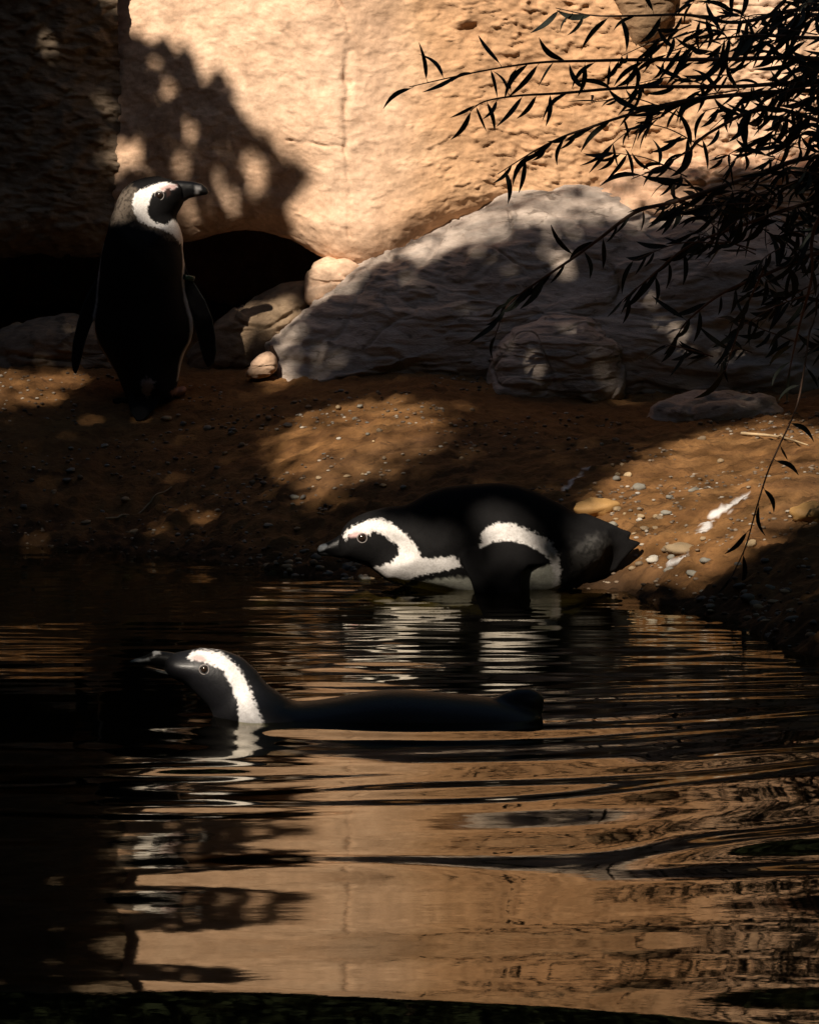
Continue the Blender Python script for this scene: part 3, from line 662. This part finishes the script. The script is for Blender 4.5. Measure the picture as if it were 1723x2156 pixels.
# swimming penguin
U3 = 1 / 1.4602 / 1.1143; Y3 = 6.12; S3 = U3 / FPX * Y3
body = [(440, 200), (500, 190), (570, 228), (640, 244), (720, 236), (800, 223), (870, 210), (950, 201), (1030, 203), (1130, 212), (1250, 222), (1340, 234), (1400, 250), (1470, 275), (1480, 320), (1400, 380), (1250, 410), (1000, 420), (750, 440), (560, 420), (430, 360), (380, 290)]
head = [(172, 92), (205, 72), (255, 63), (300, 54), (380, 62), (440, 85), (490, 130), (530, 190), (575, 228), (600, 300), (540, 380), (420, 380), (352, 322), (335, 266), (292, 222), (250, 182), (200, 158), (172, 132)]
billu = [(40, 106), (70, 94), (110, 80), (140, 64), (185, 68), (230, 75), (235, 135), (180, 126), (120, 114), (60, 110)]
billl = [(85, 118), (120, 120), (180, 134), (240, 145), (240, 165), (180, 150), (120, 132)]
tailp = [(1310, 232), (1350, 210), (1390, 196), (1430, 194), (1465, 206), (1485, 228), (1480, 275), (1440, 310), (1380, 315), (1320, 290)]
V, F = bird_field([('inflate', body, 190, 0, 1), ('inflate', head, 95, 0, 45), ('inflate', tailp, 55, 0, 18)], 20, 1530, 30, 470, -215, 215, 5.4)
P = Paint(V, 100.0); P.c[:] = (.0075, .0075, .0095)
P.poly([(258, 78), (275, 64), (300, 56), (370, 66), (420, 98), (456, 150), (490, 220), (530, 300), (440, 300), (432, 230), (408, 170), (384, 122), (350, 104), (330, 96), (300, 92), (288, 84), (268, 84)], (.74, .72, .72), 4, 8, .08, 2)
P.poly([(268, 80), (290, 68), (318, 78), (330, 94), (300, 94)], (.45, .36, .35), 6, 3)
u_o, w_o = 760.0, 291.0
b3 = at((260 + u_o / 1.4602) / 1.1143, 0, Y3); b3[2] = 0.0
peng3, loc3 = penguin(V, F, P.c, S3, u_o, w_o, b3, 'penguin swimming low in the pool with its head and back above the surface', M_WETF)
add_eye(peng3, loc3, V, 317, 118, 12, 19, S3)
add_bill(peng3, loc3, billu, 28, (20, 260, 50, 180, -60, 60), 3.6, S3, u_o, w_o, [([(135, 62), (158, 62), (165, 74), (140, 78)], (.5, .5, .5), 3), ([(60, 96), (120, 86), (125, 94), (60, 104)], (.3, .32, .33), 4)])  # small upper patch is a highlight painted into the bill colour
add_bill(peng3, loc3, billl, 22, (60, 260, 100, 185, -50, 50), 3.6, S3, u_o, w_o, [([(140, 122), (240, 140), (240, 150), (150, 134)], (.13, .14, .14), 4)])

# ------------------------------------------------------------------ leaves and twigs
def leaf_mesh(name, L=1.0, W=.16, curl=.12, bend=.1, seg=6):
    """a narrow willow leaf along +X with a keel; unit length"""
    v, f = [], []
    for i in range(seg + 1):
        t = i / seg; w = W * .5 * (math.sin(math.pi * min(1, t * .96 + .03)) ** .75) * (1.15 - .45 * t) if 0 < i < seg else .004
        yb = bend * math.sin(t * math.pi * .9) ; z = -curl * t * t
        v += [(t * L, yb + w, z + .25 * w), (t * L, yb, z), (t * L, yb - w, z + .25 * w)]
    for i in range(seg):
        for k in (0, 1):
            a_ = i * 3 + k; f.append((a_, a_ + 1, a_ + 4, a_ + 3))
    return np.array(v), np.array(f)
LEAF_V = [leaf_mesh('l', 1, .17, .10, .10), leaf_mesh('l', 1, .15, .22, -.14), leaf_mesh('l', 1, .20, .05, .17), leaf_mesh('l', 1, .14, .30, .05)]
LEAF_ME = []
for v_, f_ in LEAF_V:
    me = mesh_np('leaf', v_, f_); me.materials.append(M_LEAF); LEAF_ME.append(me)
def smooth_path(pts, n):
    pts = np.array(pts, float); out = []
    Pp = np.vstack([2 * pts[0] - pts[1], pts, 2 * pts[-1] - pts[-2]])
    m_ = len(pts) - 1
    for s in np.linspace(0, m_ - 1e-6, n):
        i = int(s); t = s - i; a_, b_, c_, d_ = Pp[i:i + 4]
        out.append(.5 * ((2 * b_) + (c_ - a_) * t + (2 * a_ - 5 * b_ + 4 * c_ - d_) * t * t + (-a_ + 3 * b_ - 3 * c_ + d_) * t ** 3))
    return np.array(out)
def tube(path, radii, k=6):
    v, f = [], []
    n = len(path)
    for i in range(n):
        d = path[min(i + 1, n - 1)] - path[max(i - 1, 0)]; d = d / (np.linalg.norm(d) + 1e-9)
        a_ = np.cross(d, [0.31, .17, .93]); a_ /= np.linalg.norm(a_) + 1e-9; b_ = np.cross(d, a_)
        for q in range(k):
            t = 2 * math.pi * q / k; v.append(path[i] + radii[i] * (math.cos(t) * a_ + math.sin(t) * b_))
    for i in range(n - 1):
        for q in range(k): f.append((i * k + q, i * k + (q + 1) % k, (i + 1) * k + (q + 1) % k, (i + 1) * k + q))
    return np.array(v), np.array(f)
def join(parts):
    vs_, fs_, o_ = [], [], 0
    for v_, f_ in parts: vs_.append(v_); fs_.append(f_ + o_); o_ += len(v_)
    return np.vstack(vs_), np.vstack(fs_)
def leaf_frame(d, up):
    d = d / np.linalg.norm(d); y = np.cross(up, d); y /= np.linalg.norm(y) + 1e-9; z = np.cross(d, y)
    return np.stack([d, y, z], 1)

TX, TY = 1.66, 9.02
tree = empty('willow_tree', (TX, TY, gz(TX, TY) - .02))
tag(tree, 'willow with narrow dark leaves reaching in from the side over the boulders', 'tree')
tb = np.array(tree.location)
tv, tf = tube(smooth_path([(0, 0, 0), (.03, .02, .5), (-.02, .0, 1.0), (.05, .05, 1.7), (.12, .1, 2.4)], 24), np.linspace(.075, .03, 24), 12)
obj('trunk', mesh_np('trunk', tv, tf), M_BARK, tree)
z4 = lambda x, y: (807.7 + x * .5313, y * .5313)
z7 = lambda x, y: (897.4 + x * .4791, 673 + y * .4791)
BR = [  # path in the picture's own plane, distance at its two ends, leaves
    ([z4(2050, 300), z4(1723, 232), z4(1300, 235), z4(1000, 236), z4(850, 240), z4(640, 246), z4(480, 266), z4(300, 300), z4(100, 345)], 9.18, 9.07, 30),
    ([z4(2050, 420), z4(1723, 330), z4(1400, 342), z4(1000, 346), z4(700, 370), z4(530, 380), z4(400, 402), z4(340, 440)], 9.23, 9.22, 24),
    ([z4(2050, 420), z4(1723, 360), z4(1300, 385), z4(1100, 418), z4(950, 460), z4(800, 510), z4(700, 545), z4(590, 602), z4(450, 690)], 9.18, 9.12, 28),
    ([z4(2050, 200), z4(1723, 40), z4(1400, 90), z4(1200, 60), z4(1000, 62), z4(830, 60), z4(680, 30)], 9.28, 9.32, 22),
    ([z4(2050, 600), z4(1723, 480), z4(1500, 430), z4(1300, 520), z4(1200, 600), z4(1100, 660), z4(980, 710)], 9.08, 9.02, 26),
    ([z4(2050, 700), z4(1723, 620), z4(1400, 720), z4(1150, 800), z4(1000, 840), z4(850, 950), z4(740, 1030), z4(620, 1110), z4(540, 1165), z4(480, 1225), z4(440, 1330)], 9.18, 9.32, 34),
    ([z4(2050, 800), z4(1723, 800), z4(1400, 900), z4(1200, 980), z4(1050, 1100), z4(940, 1190)], 9.18, 9.32, 26),
    ([z4(2050, 900), z4(1723, 1000), z4(1550, 1070), z4(1340, 1160), z4(1200, 1270), z4(1150, 1350)], 9.08, 9.22, 20),
    ([z4(2050, 500), z4(1723, 860), z4(1690, 1100), z4(1640, 1300), z4(1600, 1500)], 8.78, 9.02, 14),
    ([(1800, 560), z7(1700, 0), z7(1660, 180), z7(1620, 380), z7(1540, 560), z7(1490, 680), z7(1440, 850), z7(1400, 1000), z7(1340, 1140), z7(1290, 1330), z7(1310, 1400)], 7.9, 7.55, 30),
    ([z4(1500, 1070), z4(1440, 1200), z4(1400, 1330), z4(1350, 1480)], 8.98, 9.12, 12),
    ([z4(2050, 150), z4(1723, 150), z4(1450, 140), z4(1250, 170), z4(1120, 210)], 9.13, 9.02, 20),
]
nleaf = 0
for bi, (pp, Ya, Yb, nl) in enumerate(BR):
    w3 = np.array([at(p[0], p[1], Ya + (Yb - Ya) * i / (len(pp) - 1)) for i, p in enumerate(pp)])
    if bi != 10: w3 = np.vstack([np.array([TX, TY, max(w3[0][2] + .12, .9)]), w3])
    path = smooth_path(w3, 60)
    path[:, 1] += .02 * np.sin(np.linspace(0, 5, 60) + bi)
    r = np.linspace(.0075, .0011, 60) if bi not in (9, 10) else np.linspace(.0026, .001, 60)
    tw = [tube(path, r, 6)]
    br = obj('branch', None, None, tree)
    lt = []
    seen = [i for i in range(60) if -80 < proj(path[i:i + 1])[0][0] < 1760]
    i0 = max(seen[0], 0)
    nl = int(nl * (.8 if bi != 9 else .5))
    for q in range(nl):
        s = i0 + (59 - i0) * (q + .3 + .5 * random.random()) / nl
        i = min(58, int(s)); pt = path[i] + (path[i + 1] - path[i]) * (s - i)
        d = path[min(i + 2, 59)] - path[max(i - 2, 0)]; d /= np.linalg.norm(d)
        sd = (-1) ** q
        hang = np.array([0, 0, -1.0])
        md = random.random(); left = np.array([-1.0, 0, 0]) if bi != 9 else np.array([sd * 1.0, 0, 0])
        if md < .50: dirn = left * random.uniform(.5, 1.0) + hang * random.uniform(.5, 1.1)
        elif md < .72: dirn = hang + left * random.uniform(-.35, .25)
        elif md < .88: dirn = left * random.uniform(.1, .9) - hang * random.uniform(.5, 1.0)
        else: dirn = d + left * .2 + hang * random.uniform(-.3, .3)
        dirn = dirn + np.array([0, random.uniform(-.45, .45), 0])
        dirn /= np.linalg.norm(dirn)
        st = random.uniform(.002, .012); p0 = pt + dirn * st
        tw.append((tube(np.array([pt, pt + dirn * st * .5, p0]), [.0009, .0008, .0006], 4)))
        Ln = random.uniform(.05, .10) * (1 if bi != 9 else .7)
        R_ = leaf_frame(dirn, np.array([random.uniform(-1, 1), -1.2 + random.uniform(-.4, .4), random.uniform(-.2, .8)]))
        M4 = Matrix.Identity(4)
        for a_ in range(3):
            for b_ in range(3): M4[a_][b_] = R_[a_, b_] * Ln
            M4[a_][3] = p0[a_] - tb[a_]
        lt.append(M4)
    v_, f_ = join(tw)
    br.data = None
    COL.objects.unlink(br); bpy.data.objects.remove(br)
    br = obj('branch', mesh_np('branch', v_ - tb, f_), M_TWIG, tree)
    for M4 in lt:
        lf = bpy.data.objects.new('leaf', random.choice(LEAF_ME)); COL.objects.link(lf); lf.parent = br; lf.matrix_local = M4; nleaf += 1
# the crowded leaves near the trunk: too many to pick apart
def leaf_cloud(name, pts, dirs, sizes, mat, variants, seed=0, face=None):
    r_ = np.random.default_rng(seed); VV, FF, o_ = [], [], 0
    n = len(pts); var = r_.integers(0, len(variants), n)
    d = dirs / np.linalg.norm(dirs, axis=1)[:, None]; up = r_.normal(size=(n, 3)) * (1 if face is None else .45) + (0 if face is None else np.asarray(face)); y = np.cross(up, d); y /= np.linalg.norm(y, axis=1)[:, None] + 1e-9; z = np.cross(d, y)
    for k, (lv, lf) in enumerate(variants):
        m_ = np.where(var == k)[0]
        w = pts[m_][:, None] + sizes[m_][:, None, None] * (lv[None, :, 0:1] * d[m_][:, None] + lv[None, :, 1:2] * y[m_][:, None] + lv[None, :, 2:3] * z[m_][:, None])
        VV.append(w.reshape(-1, 3)); FF.append((lf[None] + (np.arange(len(m_)) * len(lv))[:, None, None]).reshape(-1, lf.shape[1]) + o_); o_ += len(m_) * len(lv)
    return mesh_np(name, np.vstack(VV), np.vstack(FF))
pts, dirs, tws = [], [], []
rr = random.Random(5)
for q in range(150):
    # twigs fan out of the trunk side; they crowd near the frame's edge and thin out inwards
    px = 1770 - abs(rr.gauss(0, 1)) * 215; py = rr.uniform(-60, 520) if rr.random() < .78 else rr.uniform(460, 780)
    if px < 1230 or (py > 520 and rr.random() < .4) or (px < 1400 and py < 40): continue
    Yq = rr.uniform(8.95, 9.38); e = at(px, py, Yq)
    s = at(px + rr.uniform(60, 200), py + rr.uniform(-90, 60), Yq + rr.uniform(-.1, .1))
    mid = (s + e) / 2 + np.array([0, 0, rr.uniform(0, .03)])
    pa = smooth_path([s, mid, e], 14); tws.append(tube(pa, np.linspace(.002, .0009, 14), 4))
    for k in range(8):
        i = rr.randrange(1, 14); d = pa[i] - pa[i - 1]; d /= np.linalg.norm(d)
        pts.append(pa[i]); dirs.append(d * rr.uniform(.2, .9) + np.array([rr.uniform(-.6, .4), rr.uniform(-.7, .7), rr.uniform(-1.1, .45)]))
me = leaf_cloud('foliage', np.array(pts) - tb, np.array(dirs), RNG.uniform(.045, .09, len(pts)), M_LEAF, LEAF_V, 2, (0, -.8, .4))
tag(obj('foliage', me, M_LEAF, tree), kind='stuff')
v_, f_ = join(tws); tag(obj('twigs', mesh_np('twigs', v_ - tb, f_), M_TWIG, tree), kind='stuff')

# ------------------------------------------------------------------ shade tree on the other bank: its crown throws the dappled shade
E1 = np.cross([0, 0, 1.0], LV); E1 /= np.linalg.norm(E1); E2 = np.cross(LV, E1)
def sp(p): p = np.asarray(p); return np.stack([p @ E1, p @ E2], -1)
def wall_pt(px, py):
    p = at(px, py, WY0); p2 = at(px, py, float(wall_Y(np.array([p[0]]), np.array([p[2]]))[0])); return p2
open_polys = []          # gaps in the crown, as the shapes they let through
lit_wall = [(170, -700), (185, 0), (235, 55), (300, 95), (370, 112), (440, 140), (480, 190), (495, 240), (535, 290), (600, 335), (640, 355), (610, 385), (588, 430), (580, 490), (640, 560), (655, 640), (720, 620), (770, 560), (850, 502), (960, 455), (1060, 435), (1200, 410), (1400, 385), (1723, 350), (2600, 300), (2600, -700)]
open_polys.append((sp(np.array([wall_pt(*p) for p in lit_wall])), 1.0, -.012))
def spot(p, rx, ry, tilt=0, keep=1.0, mg=.012):
    """elliptical gap: rx, ry in metres across the sunbeam"""
    c = sp(p); t = np.linspace(0, 2 * math.pi, 14, endpoint=False); ct, s_ = math.cos(tilt), math.sin(tilt)
    q = np.stack([rx * np.cos(t), ry * np.sin(t)], -1)
    open_polys.append((c + np.stack([q[:, 0] * ct - q[:, 1] * s_, q[:, 0] * s_ + q[:, 1] * ct], -1), keep, mg))
for zx, zy, rx, ry, k in [(870, 280, 52, 62, 1), (720, 385, 42, 48, 1), (470, 495, 42, 56, 1), (550, 690, 84, 70, 1), (815, 570, 40, 58, .75), (770, 700, 42, 48, .9), (310, 400, 36, 40, .9), (130, 130, 24, 44, .8), (200, 190, 18, 40, .7),
                          (1080, 720, 66, 84, .9), (960, 830, 50, 70, .6), (800, 900, 34, 56, .5), (650, 260, 38, 52, .8), (945, 620, 24, 36, .3)]:
    f_ = .5 * WY0 / FPX; spot(wall_pt(zx * .5, zy * .5), rx * f_ * .92, ry * f_ * .74, .1, .95 + .05 * k, .0)
def gpoly(pts, k=1.0): open_polys.append((sp(np.array([on_ground(*p) for p in pts])), k, .0))
gpoly([(600, 930), (640, 892), (720, 868), (850, 862), (905, 880), (905, 935), (860, 975), (780, 1005), (690, 1035), (620, 1000)], .46)
gpoly([(1235, 1120), (1290, 1030), (1400, 965), (1500, 925), (1640, 905), (1760, 925), (1760, 1050), (1650, 1110), (1560, 1165), (1450, 1200), (1350, 1225), (1250, 1245)], .60)
gpoly([(-120, 806), (0, 800), (110, 802), (150, 812), (110, 828), (0, 852), (-120, 862)], .35)
gpoly([(440, 792), (520, 782), (565, 774), (565, 796), (480, 804)], .9)
spot(at(600, 660, 9.84), .03, .05, .5, .97)
open_polys.append((sp(np.array([at(p, q, 9.80) for p, q in [(830, 505), (960, 445), (1200, 405), (1420, 400), (1380, 430), (1250, 455), (1080, 490), (960, 510), (870, 530)]])), .40, .0))
spot(at(552, 765, 9.66), .022, .025, 0, 1)
hb = np.array(peng1.location)
spot(hb + np.array(loc1(870, 300, -150)), .055, .048, 0, 1); spot(hb + np.array(loc1(650, 360, -120)), .03, .04, 0, 1); spot(hb + np.array(loc1(1150, 230, -30)), .06, .035, 0, .9); spot(hb + np.array(loc1(1000, 560, -100)), .03, .03, 0, .7)
hb = np.array(peng2.location)
for u, w, r1, r2, k in [(330, 360, .055, .05, 1), (480, 440, .06, .05, 1), (640, 490, .05, .03, .95), (980, 320, .05, .035, 1), (1110, 370, .045, .035, .9), (1400, 470, .05, .04, .4)]:
    spot(hb + np.array(loc2(u, w, -120)), r1, r2, 0, k)
hb = np.array(peng3.location)
for u, w, r1, r2, k in [(330, 90, .045, .035, 1), (430, 170, .04, .045, 1), (490, 250, .03, .03, .9)]:
    spot(hb + np.array(loc3(u, w, -60)), r1, r2, 0, k)
NL = 82000
lim = sp(np.array([[-2.2, 9.8, 1.7], [2.2, 9.8, 1.7], [-1.5, 5.0, 0], [2.2, 5.0, 0]]))
a0, a1 = lim[:, 0].min() - .1, lim[:, 0].max() + .1; b0, b1_ = lim[:, 1].min(), lim[:, 1].max()
ca = RNG.uniform(a0, a1, NL); cb = RNG.uniform(b0, b1_, NL)
thick = sp(np.array([wall_pt(*p) for p in [(-700, -500), (190, -500), (660, 360), (600, 560), (-700, 560)]]))    # extra leaves added here to deepen the shadow on the wall
tor_ = sp(np.array([b1 + np.array(loc1(u, w, -60)) for u, w in [(200, 620), (1400, 620), (1400, 1700), (200, 1700)]]))  # extra leaves added to keep sun off the standing bird's body
ca[-5000:] = RNG.uniform(tor_[:, 0].min(), tor_[:, 0].max(), 5000); cb[-5000:] = RNG.uniform(tor_[:, 1].min(), tor_[:, 1].max(), 5000)
for lo_, base_, lc_, box_ in ((5000, b2, loc2, [(560, 60), (1330, 60), (1330, 330), (560, 330)]), (7500, b3, loc3, [(540, 120), (1520, 120), (1520, 330), (540, 330)])):  # more leaves added to shade the lying and swimming birds' backs
    tor_ = sp(np.array([base_ + np.array(lc_(u, w, -40)) for u, w in box_])); sl_ = slice(NL - lo_ - 2500, NL - lo_)
    ca[sl_] = RNG.uniform(tor_[:, 0].min(), tor_[:, 0].max(), 2500); cb[sl_] = RNG.uniform(tor_[:, 1].min(), tor_[:, 1].max(), 2500)
nx_ = 16000; ca[:nx_] = RNG.uniform(thick[:, 0].min(), thick[:, 0].max(), nx_); cb[:nx_] = RNG.uniform(thick[:, 1].min(), thick[:, 1].max(), nx_)
q2 = np.stack([ca, cb], -1)
jit = .014 * pn(np.stack([ca * 14, cb * 14, ca * 0], -1), 5)
keepl = np.ones(NL, bool); gap = np.full(NL, 9.0)
for poly, k, mg in open_polys:
    sd_ = poly_sdf(q2, poly) + jit; gap = np.minimum(gap, sd_); inside = sd_ < mg
    keepl &= ~(inside & (RNG.random(NL) < k))
q2 = q2[keepl]; gap = gap[keepl]; n = len(q2)
zt = 3.5 + RNG.uniform(0, 1.3, n) + .4 * pn(np.stack([q2[:, 0] * 1.6, q2[:, 1] * 1.6, q2[:, 0] * 0], -1), 6)
cp = q2[:, :1] * E1 + q2[:, 1:] * E2
cp = cp + ((zt - cp[:, 2]) / LV[2])[:, None] * LV            # the crown hangs level, well above the pool
broad = [leaf_mesh('c', 1, .55, .10, .0, 2), leaf_mesh('c', 1, .42, .2, .1, 2)]
cdir = RNG.normal(size=(n, 3)); cdir[:, 2] -= .3
# leaves turned broadside on to the sun, as leaves do
TRX, TRY = -2.9, 3.9
shade = empty('shade_tree', (TRX, TRY, gz(TRX, TRY) - .03)); sb_ = np.array(shade.location)
tag(shade, 'broad tree across the pool whose crown shades the bank', 'tree')
sz_ = np.clip(gap * 1.3, .05, .12) * RNG.uniform(.9, 1.2, n)
d_ = cdir - (cdir @ LV)[:, None] * LV * .75
me = leaf_cloud('crown', cp - sb_ - .5 * sz_[:, None] * d_ / np.linalg.norm(d_, axis=1)[:, None], d_, sz_, M_CANOPY, broad, 4, LV)
tag(obj('crown', me, M_CANOPY, shade), kind='stuff')
v_, f_ = tube(smooth_path([(0, 0, 0), (.05, .05, 1.2), (.1, .1, 2.2), (.35, .2, 3.4)], 20), np.linspace(.17, .09, 20), 14)
obj('trunk', mesh_np('trunk', v_, f_), M_BARK, shade)
cc = cp.mean(0) - sb_
made = 0
for k in range(400):
    t = cp[RNG.integers(0, n)] - sb_
    pa = smooth_path([(.12, .1, 2.2 + .1 * made), (t * .5 + np.array([0, 0, 1.6])), t], 16)
    if min((poly_sdf(sp(pa + sb_), q_[0]) - .05).min() for q_ in open_polys) < 0: continue
    v_, f_ = tube(pa, np.linspace(.05, .012, 16), 7); obj('limb', mesh_np('limb', v_, f_), M_BARK, shade); made += 1
    if made == 7: break

# ------------------------------------------------------------------ unseen hedges added to cut the sky light, behind and beside the viewer
M_HEDGE = plain_mat('hedge_green', (.030, .048, .018), (.012, .02, .008), .9, 6, .6)
def hedge(loc, half, label, seed):
    root = empty('added_hedge', loc); tag(root, label, 'hedge')
    nu, nv = 90, 60; th = np.linspace(.001, math.pi - .001, nv); ph = np.linspace(0, 2 * math.pi, nu, endpoint=False)
    T_, P_ = np.meshgrid(th, ph, indexing='ij'); pw_ = lambda q, e: np.sign(q) * np.abs(q) ** e
    u = np.stack([pw_(np.sin(T_), .3) * pw_(np.cos(P_), .3), pw_(np.sin(T_), .3) * pw_(np.sin(P_), .3), pw_(np.cos(T_), .3)], -1).reshape(-1, 3)
    v = u * np.array(half); v = v * (1 + .05 * fbm(v * 1.1, 3, seed))[:, None] + np.array([0, 0, half[2]])
    obj('hedge_core', mesh_np('hedge_core', v, grid_faces(nv, nu, True)[:, ::-1]), M_HEDGE, root)  # solid core so the added hedge lets no sky through
    r_ = np.random.default_rng(seed); pick = v[r_.integers(0, len(v), 3500)] * (1 + r_.normal(0, .03, (3500, 1)))
    tag(obj('foliage', leaf_cloud('foliage', pick, r_.normal(size=(3500, 3)), r_.uniform(.12, .25, 3500), M_CANOPY, broad, seed), M_CANOPY, root), kind='stuff')
hedge((0, -3.4, .1), (8.0, .9, 3.6), 'added sky-blocking hedge behind the viewer', 71)
hedge((-6.0, 5.0, .1), (.9, 8.0, 3.3), 'added sky-blocking hedge beyond the shade tree trunk', 72)
hedge((5.2, 5.0, .1), (.9, 8.0, 3.3), 'added sky-blocking hedge beyond the willow trunk', 73)

# ------------------------------------------------------------------ shrubs growing on top of the wall (met by the pool's reflections)
M_SHRUB = plain_mat('shrub_leaf', (.022, .032, .013), (.012, .018, .008), .85, 5, spec=.15)
for k, xc in enumerate((-3.0, -1.5, 0.0, 1.5, 3.0)):
    sh = empty('wall_shrub', (xc, 11.3, 1.0)); n = 7000
    th = RNG.normal(size=(n, 3)); th /= np.linalg.norm(th, axis=1)[:, None]
    p = th * (RNG.random(n) ** .35)[:, None] * np.array([1.2, .8, 1.6]) + np.array([0, 0, 1.9])
    me = leaf_cloud('crown', p, RNG.normal(size=(n, 3)), RNG.uniform(.08, .15, n), M_SHRUB, broad, 20 + k)
    tag(obj('crown', me, M_SHRUB, sh), kind='stuff')
    v_, f_ = tube(smooth_path([(0, 0, -.5), (.04, 0, .6), (-.03, .02, 1.6)], 10), np.linspace(.06, .03, 10), 8)
    obj('trunk', mesh_np('trunk', v_, f_), M_BARK, sh)
    tag(sh, 'dense dark shrub growing above the rock wall', 'shrub', 'shrubs above the rock wall')
hedge((0, 13.2, .3), (8.0, .9, 3.6), 'added hedge hiding bright sky behind the rock wall and its shrubs', 74)

# ------------------------------------------------------------------ stones, gravel, twigs on the bank
def stone_mesh(name, seed, nu=12, nv=8, amp=.35):
    th = np.linspace(.001, math.pi - .001, nv); ph = np.linspace(0, 2 * math.pi, nu, endpoint=False)
    T_, P_ = np.meshgrid(th, ph, indexing='ij')
    v = np.stack([np.sin(T_) * np.cos(P_), np.sin(T_) * np.sin(P_), np.cos(T_)], -1).reshape(-1, 3)
    v = v * (1 + amp * pn(v * 1.3, seed) + amp * .5 * pn(v * 3, seed + 1))[:, None]
    return v, grid_faces(nv, nu, True)[:, ::-1]
SV = [stone_mesh('s', 300 + k) for k in range(5)]
SM = {}
for mk, mt in (('tan', M_STONE), ('grey', M_STONEG), ('white', M_STONEW)):
    SM[mk] = []
    for v_, f_ in SV:
        me = mesh_np('stone', v_, f_); me.materials.append(mt); SM[mk].append(me)
r3 = random.Random(9)
LBL = {'tan': 'small tan pebble', 'grey': 'small dark grey pebble', 'white': 'small whitish stone chip'}
def stone(px, py, size, kind, sq=None, label=None, group=None, where='on the brown bank', mesh=None, rz=None):
    p = on_ground(px, py); z = gz(p[0], p[1]); sq = sq or (r3.uniform(.8, 1.3), r3.uniform(.7, 1.1), r3.uniform(.4, .7))
    o = bpy.data.objects.new('stone', mesh or r3.choice(SM[kind])); COL.objects.link(o)
    o.scale = [size * s for s in sq]; o.location = (p[0], p[1], z + size * sq[2] * .45)
    o.rotation_euler = (r3.uniform(-.2, .2), r3.uniform(-.2, .2), r3.uniform(0, 6.28) if rz is None else rz)
    tag(o, label or f'{LBL[kind]} {where}', 'stone', None if label else f'loose stones {where}'); return o
om = mesh_np('stone', *stone_mesh('s', 410, 28, 18, .22)); om.materials.append(M_OCHRE)
stone(1255, 1083, .046, 'tan', (1.15, .8, .5), 'smooth ochre stone behind the tail of the lying penguin', mesh=om, rz=.2)
stone(1430, 1160, .026, 'tan', (1.3, .9, .55), 'pale orange lump of stone beside the white droppings', rz=.1)
stone(1705, 1095, .04, 'tan', (1.2, .9, .6), 'yellowish stone half hidden at the side of the sunlit bank', mesh=om)
for num, (x0, x1), (y0, y1), (s0, s1), kinds, where in [
        (28, (1260, 1700), (930, 1220), (.005, .014), ['tan', 'white', 'tan', 'grey'], 'on the sunlit bank past the lying penguin'),
        (21, (1290, 1420), (1090, 1215), (.005, .012), ['tan', 'white', 'tan'], 'heaped around the tail of the lying penguin'),
        (31, (480, 1000), (830, 1040), (.004, .010), ['tan', 'white', 'tan', 'grey'], 'on the bank between the standing and lying penguins'),
        (43, (20, 640), (890, 1150), (.005, .013), ['tan', 'grey', 'grey'], 'on the dark bank below the standing penguin'),
        (50, (560, 850), (1165, 1222), (.007, .015), ['grey', 'grey', 'tan'], 'at the waterline under the bill of the lying penguin'),
        (36, (1450, 1715), (1190, 1340), (.006, .014), ['grey', 'tan', 'grey'], 'on the shaded shore under the hanging willow twig')]:
    for _ in range(num): stone(r3.uniform(x0, x1), r3.uniform(y0, y1), r3.uniform(s0, s1), r3.choice(kinds), where=where)
pt_, n = [], 6500
gx_ = RNG.uniform(-1.1, 1.15, n); gy_ = RNG.uniform(7.0, 9.75, n); gz_ = ground_z(gx_, gy_)
den = pn(np.stack([gx_ * 3, gy_ * 4, gx_ * 0], -1), 40); ok = (gz_ > -.015) & ((den > -.05) | (gz_ < .05))
parts = []; lowp = [stone_mesh('s', 500 + k, 6, 5, .4) for k in range(4)]
for x_, y_, z_ in zip(gx_[ok], gy_[ok], gz_[ok]):
    lv, lf = lowp[r3.randrange(4)]; s = r3.uniform(.0022, .006); t = r3.uniform(0, 6.28)
    w = lv * np.array([s * 1.2, s, s * .6]); w = np.stack([w[:, 0] * math.cos(t) - w[:, 1] * math.sin(t), w[:, 0] * math.sin(t) + w[:, 1] * math.cos(t), w[:, 2]], -1)
    parts.append((w + np.array([x_, y_, z_ + s * .2]), lf))
v_, f_ = join(parts); tag(obj('gravel', mesh_np('gravel', v_, f_), M_GRAVEL), 'fine gravel and grit scattered over the brown bank', 'gravel', kind='stuff')
def stick(pxs, r0, label, nm='fallen_twig', mat=M_TWIG):
    p = np.array([on_ground(*q) for q in pxs]); p[:, 2] = ground_z(p[:, 0], p[:, 1]) + r0 * 1.1
    pa = smooth_path(p, 24); pa[:, 2] = np.maximum(pa[:, 2], ground_z(pa[:, 0], pa[:, 1]) + r0 * .7)
    v_, f_ = tube(pa, np.linspace(r0, r0 * .45, 24), 7); tag(obj(nm, mesh_np(nm, v_, f_), mat), label, 'twig')
stick([(222, 1108), (285, 1085), (320, 1066), (362, 1040)], .0032, 'thin bare twig lying on the dark bank below the standing penguin', mat=M_STONE)
stick([(1560, 930), (1640, 935), (1700, 948)], .004, 'pale stick lying at the top of the sunlit patch of bank', mat=M_STONE)
stick([(1085, 1050), (1120, 1042), (1165, 1036)], .004, 'short brown stick lying behind the lying penguin')
# upright dead leaf by the boulder
lv, lf = leaf_mesh('d', .075, .034, .006, .006, 8); lv = lv.copy()
dl = np.stack([lv[:, 1] * .95, lv[:, 2] * 1.5, lv[:, 0]], -1)
p = on_ground(570, 800)
tag(obj('dead_leaf', mesh_np('dead_leaf', dl, lf), M_TWIG, None, (p[0], p[1], gz(p[0], p[1]) - .004)), 'curled dark dead leaf standing upright against the boulder', 'leaf')
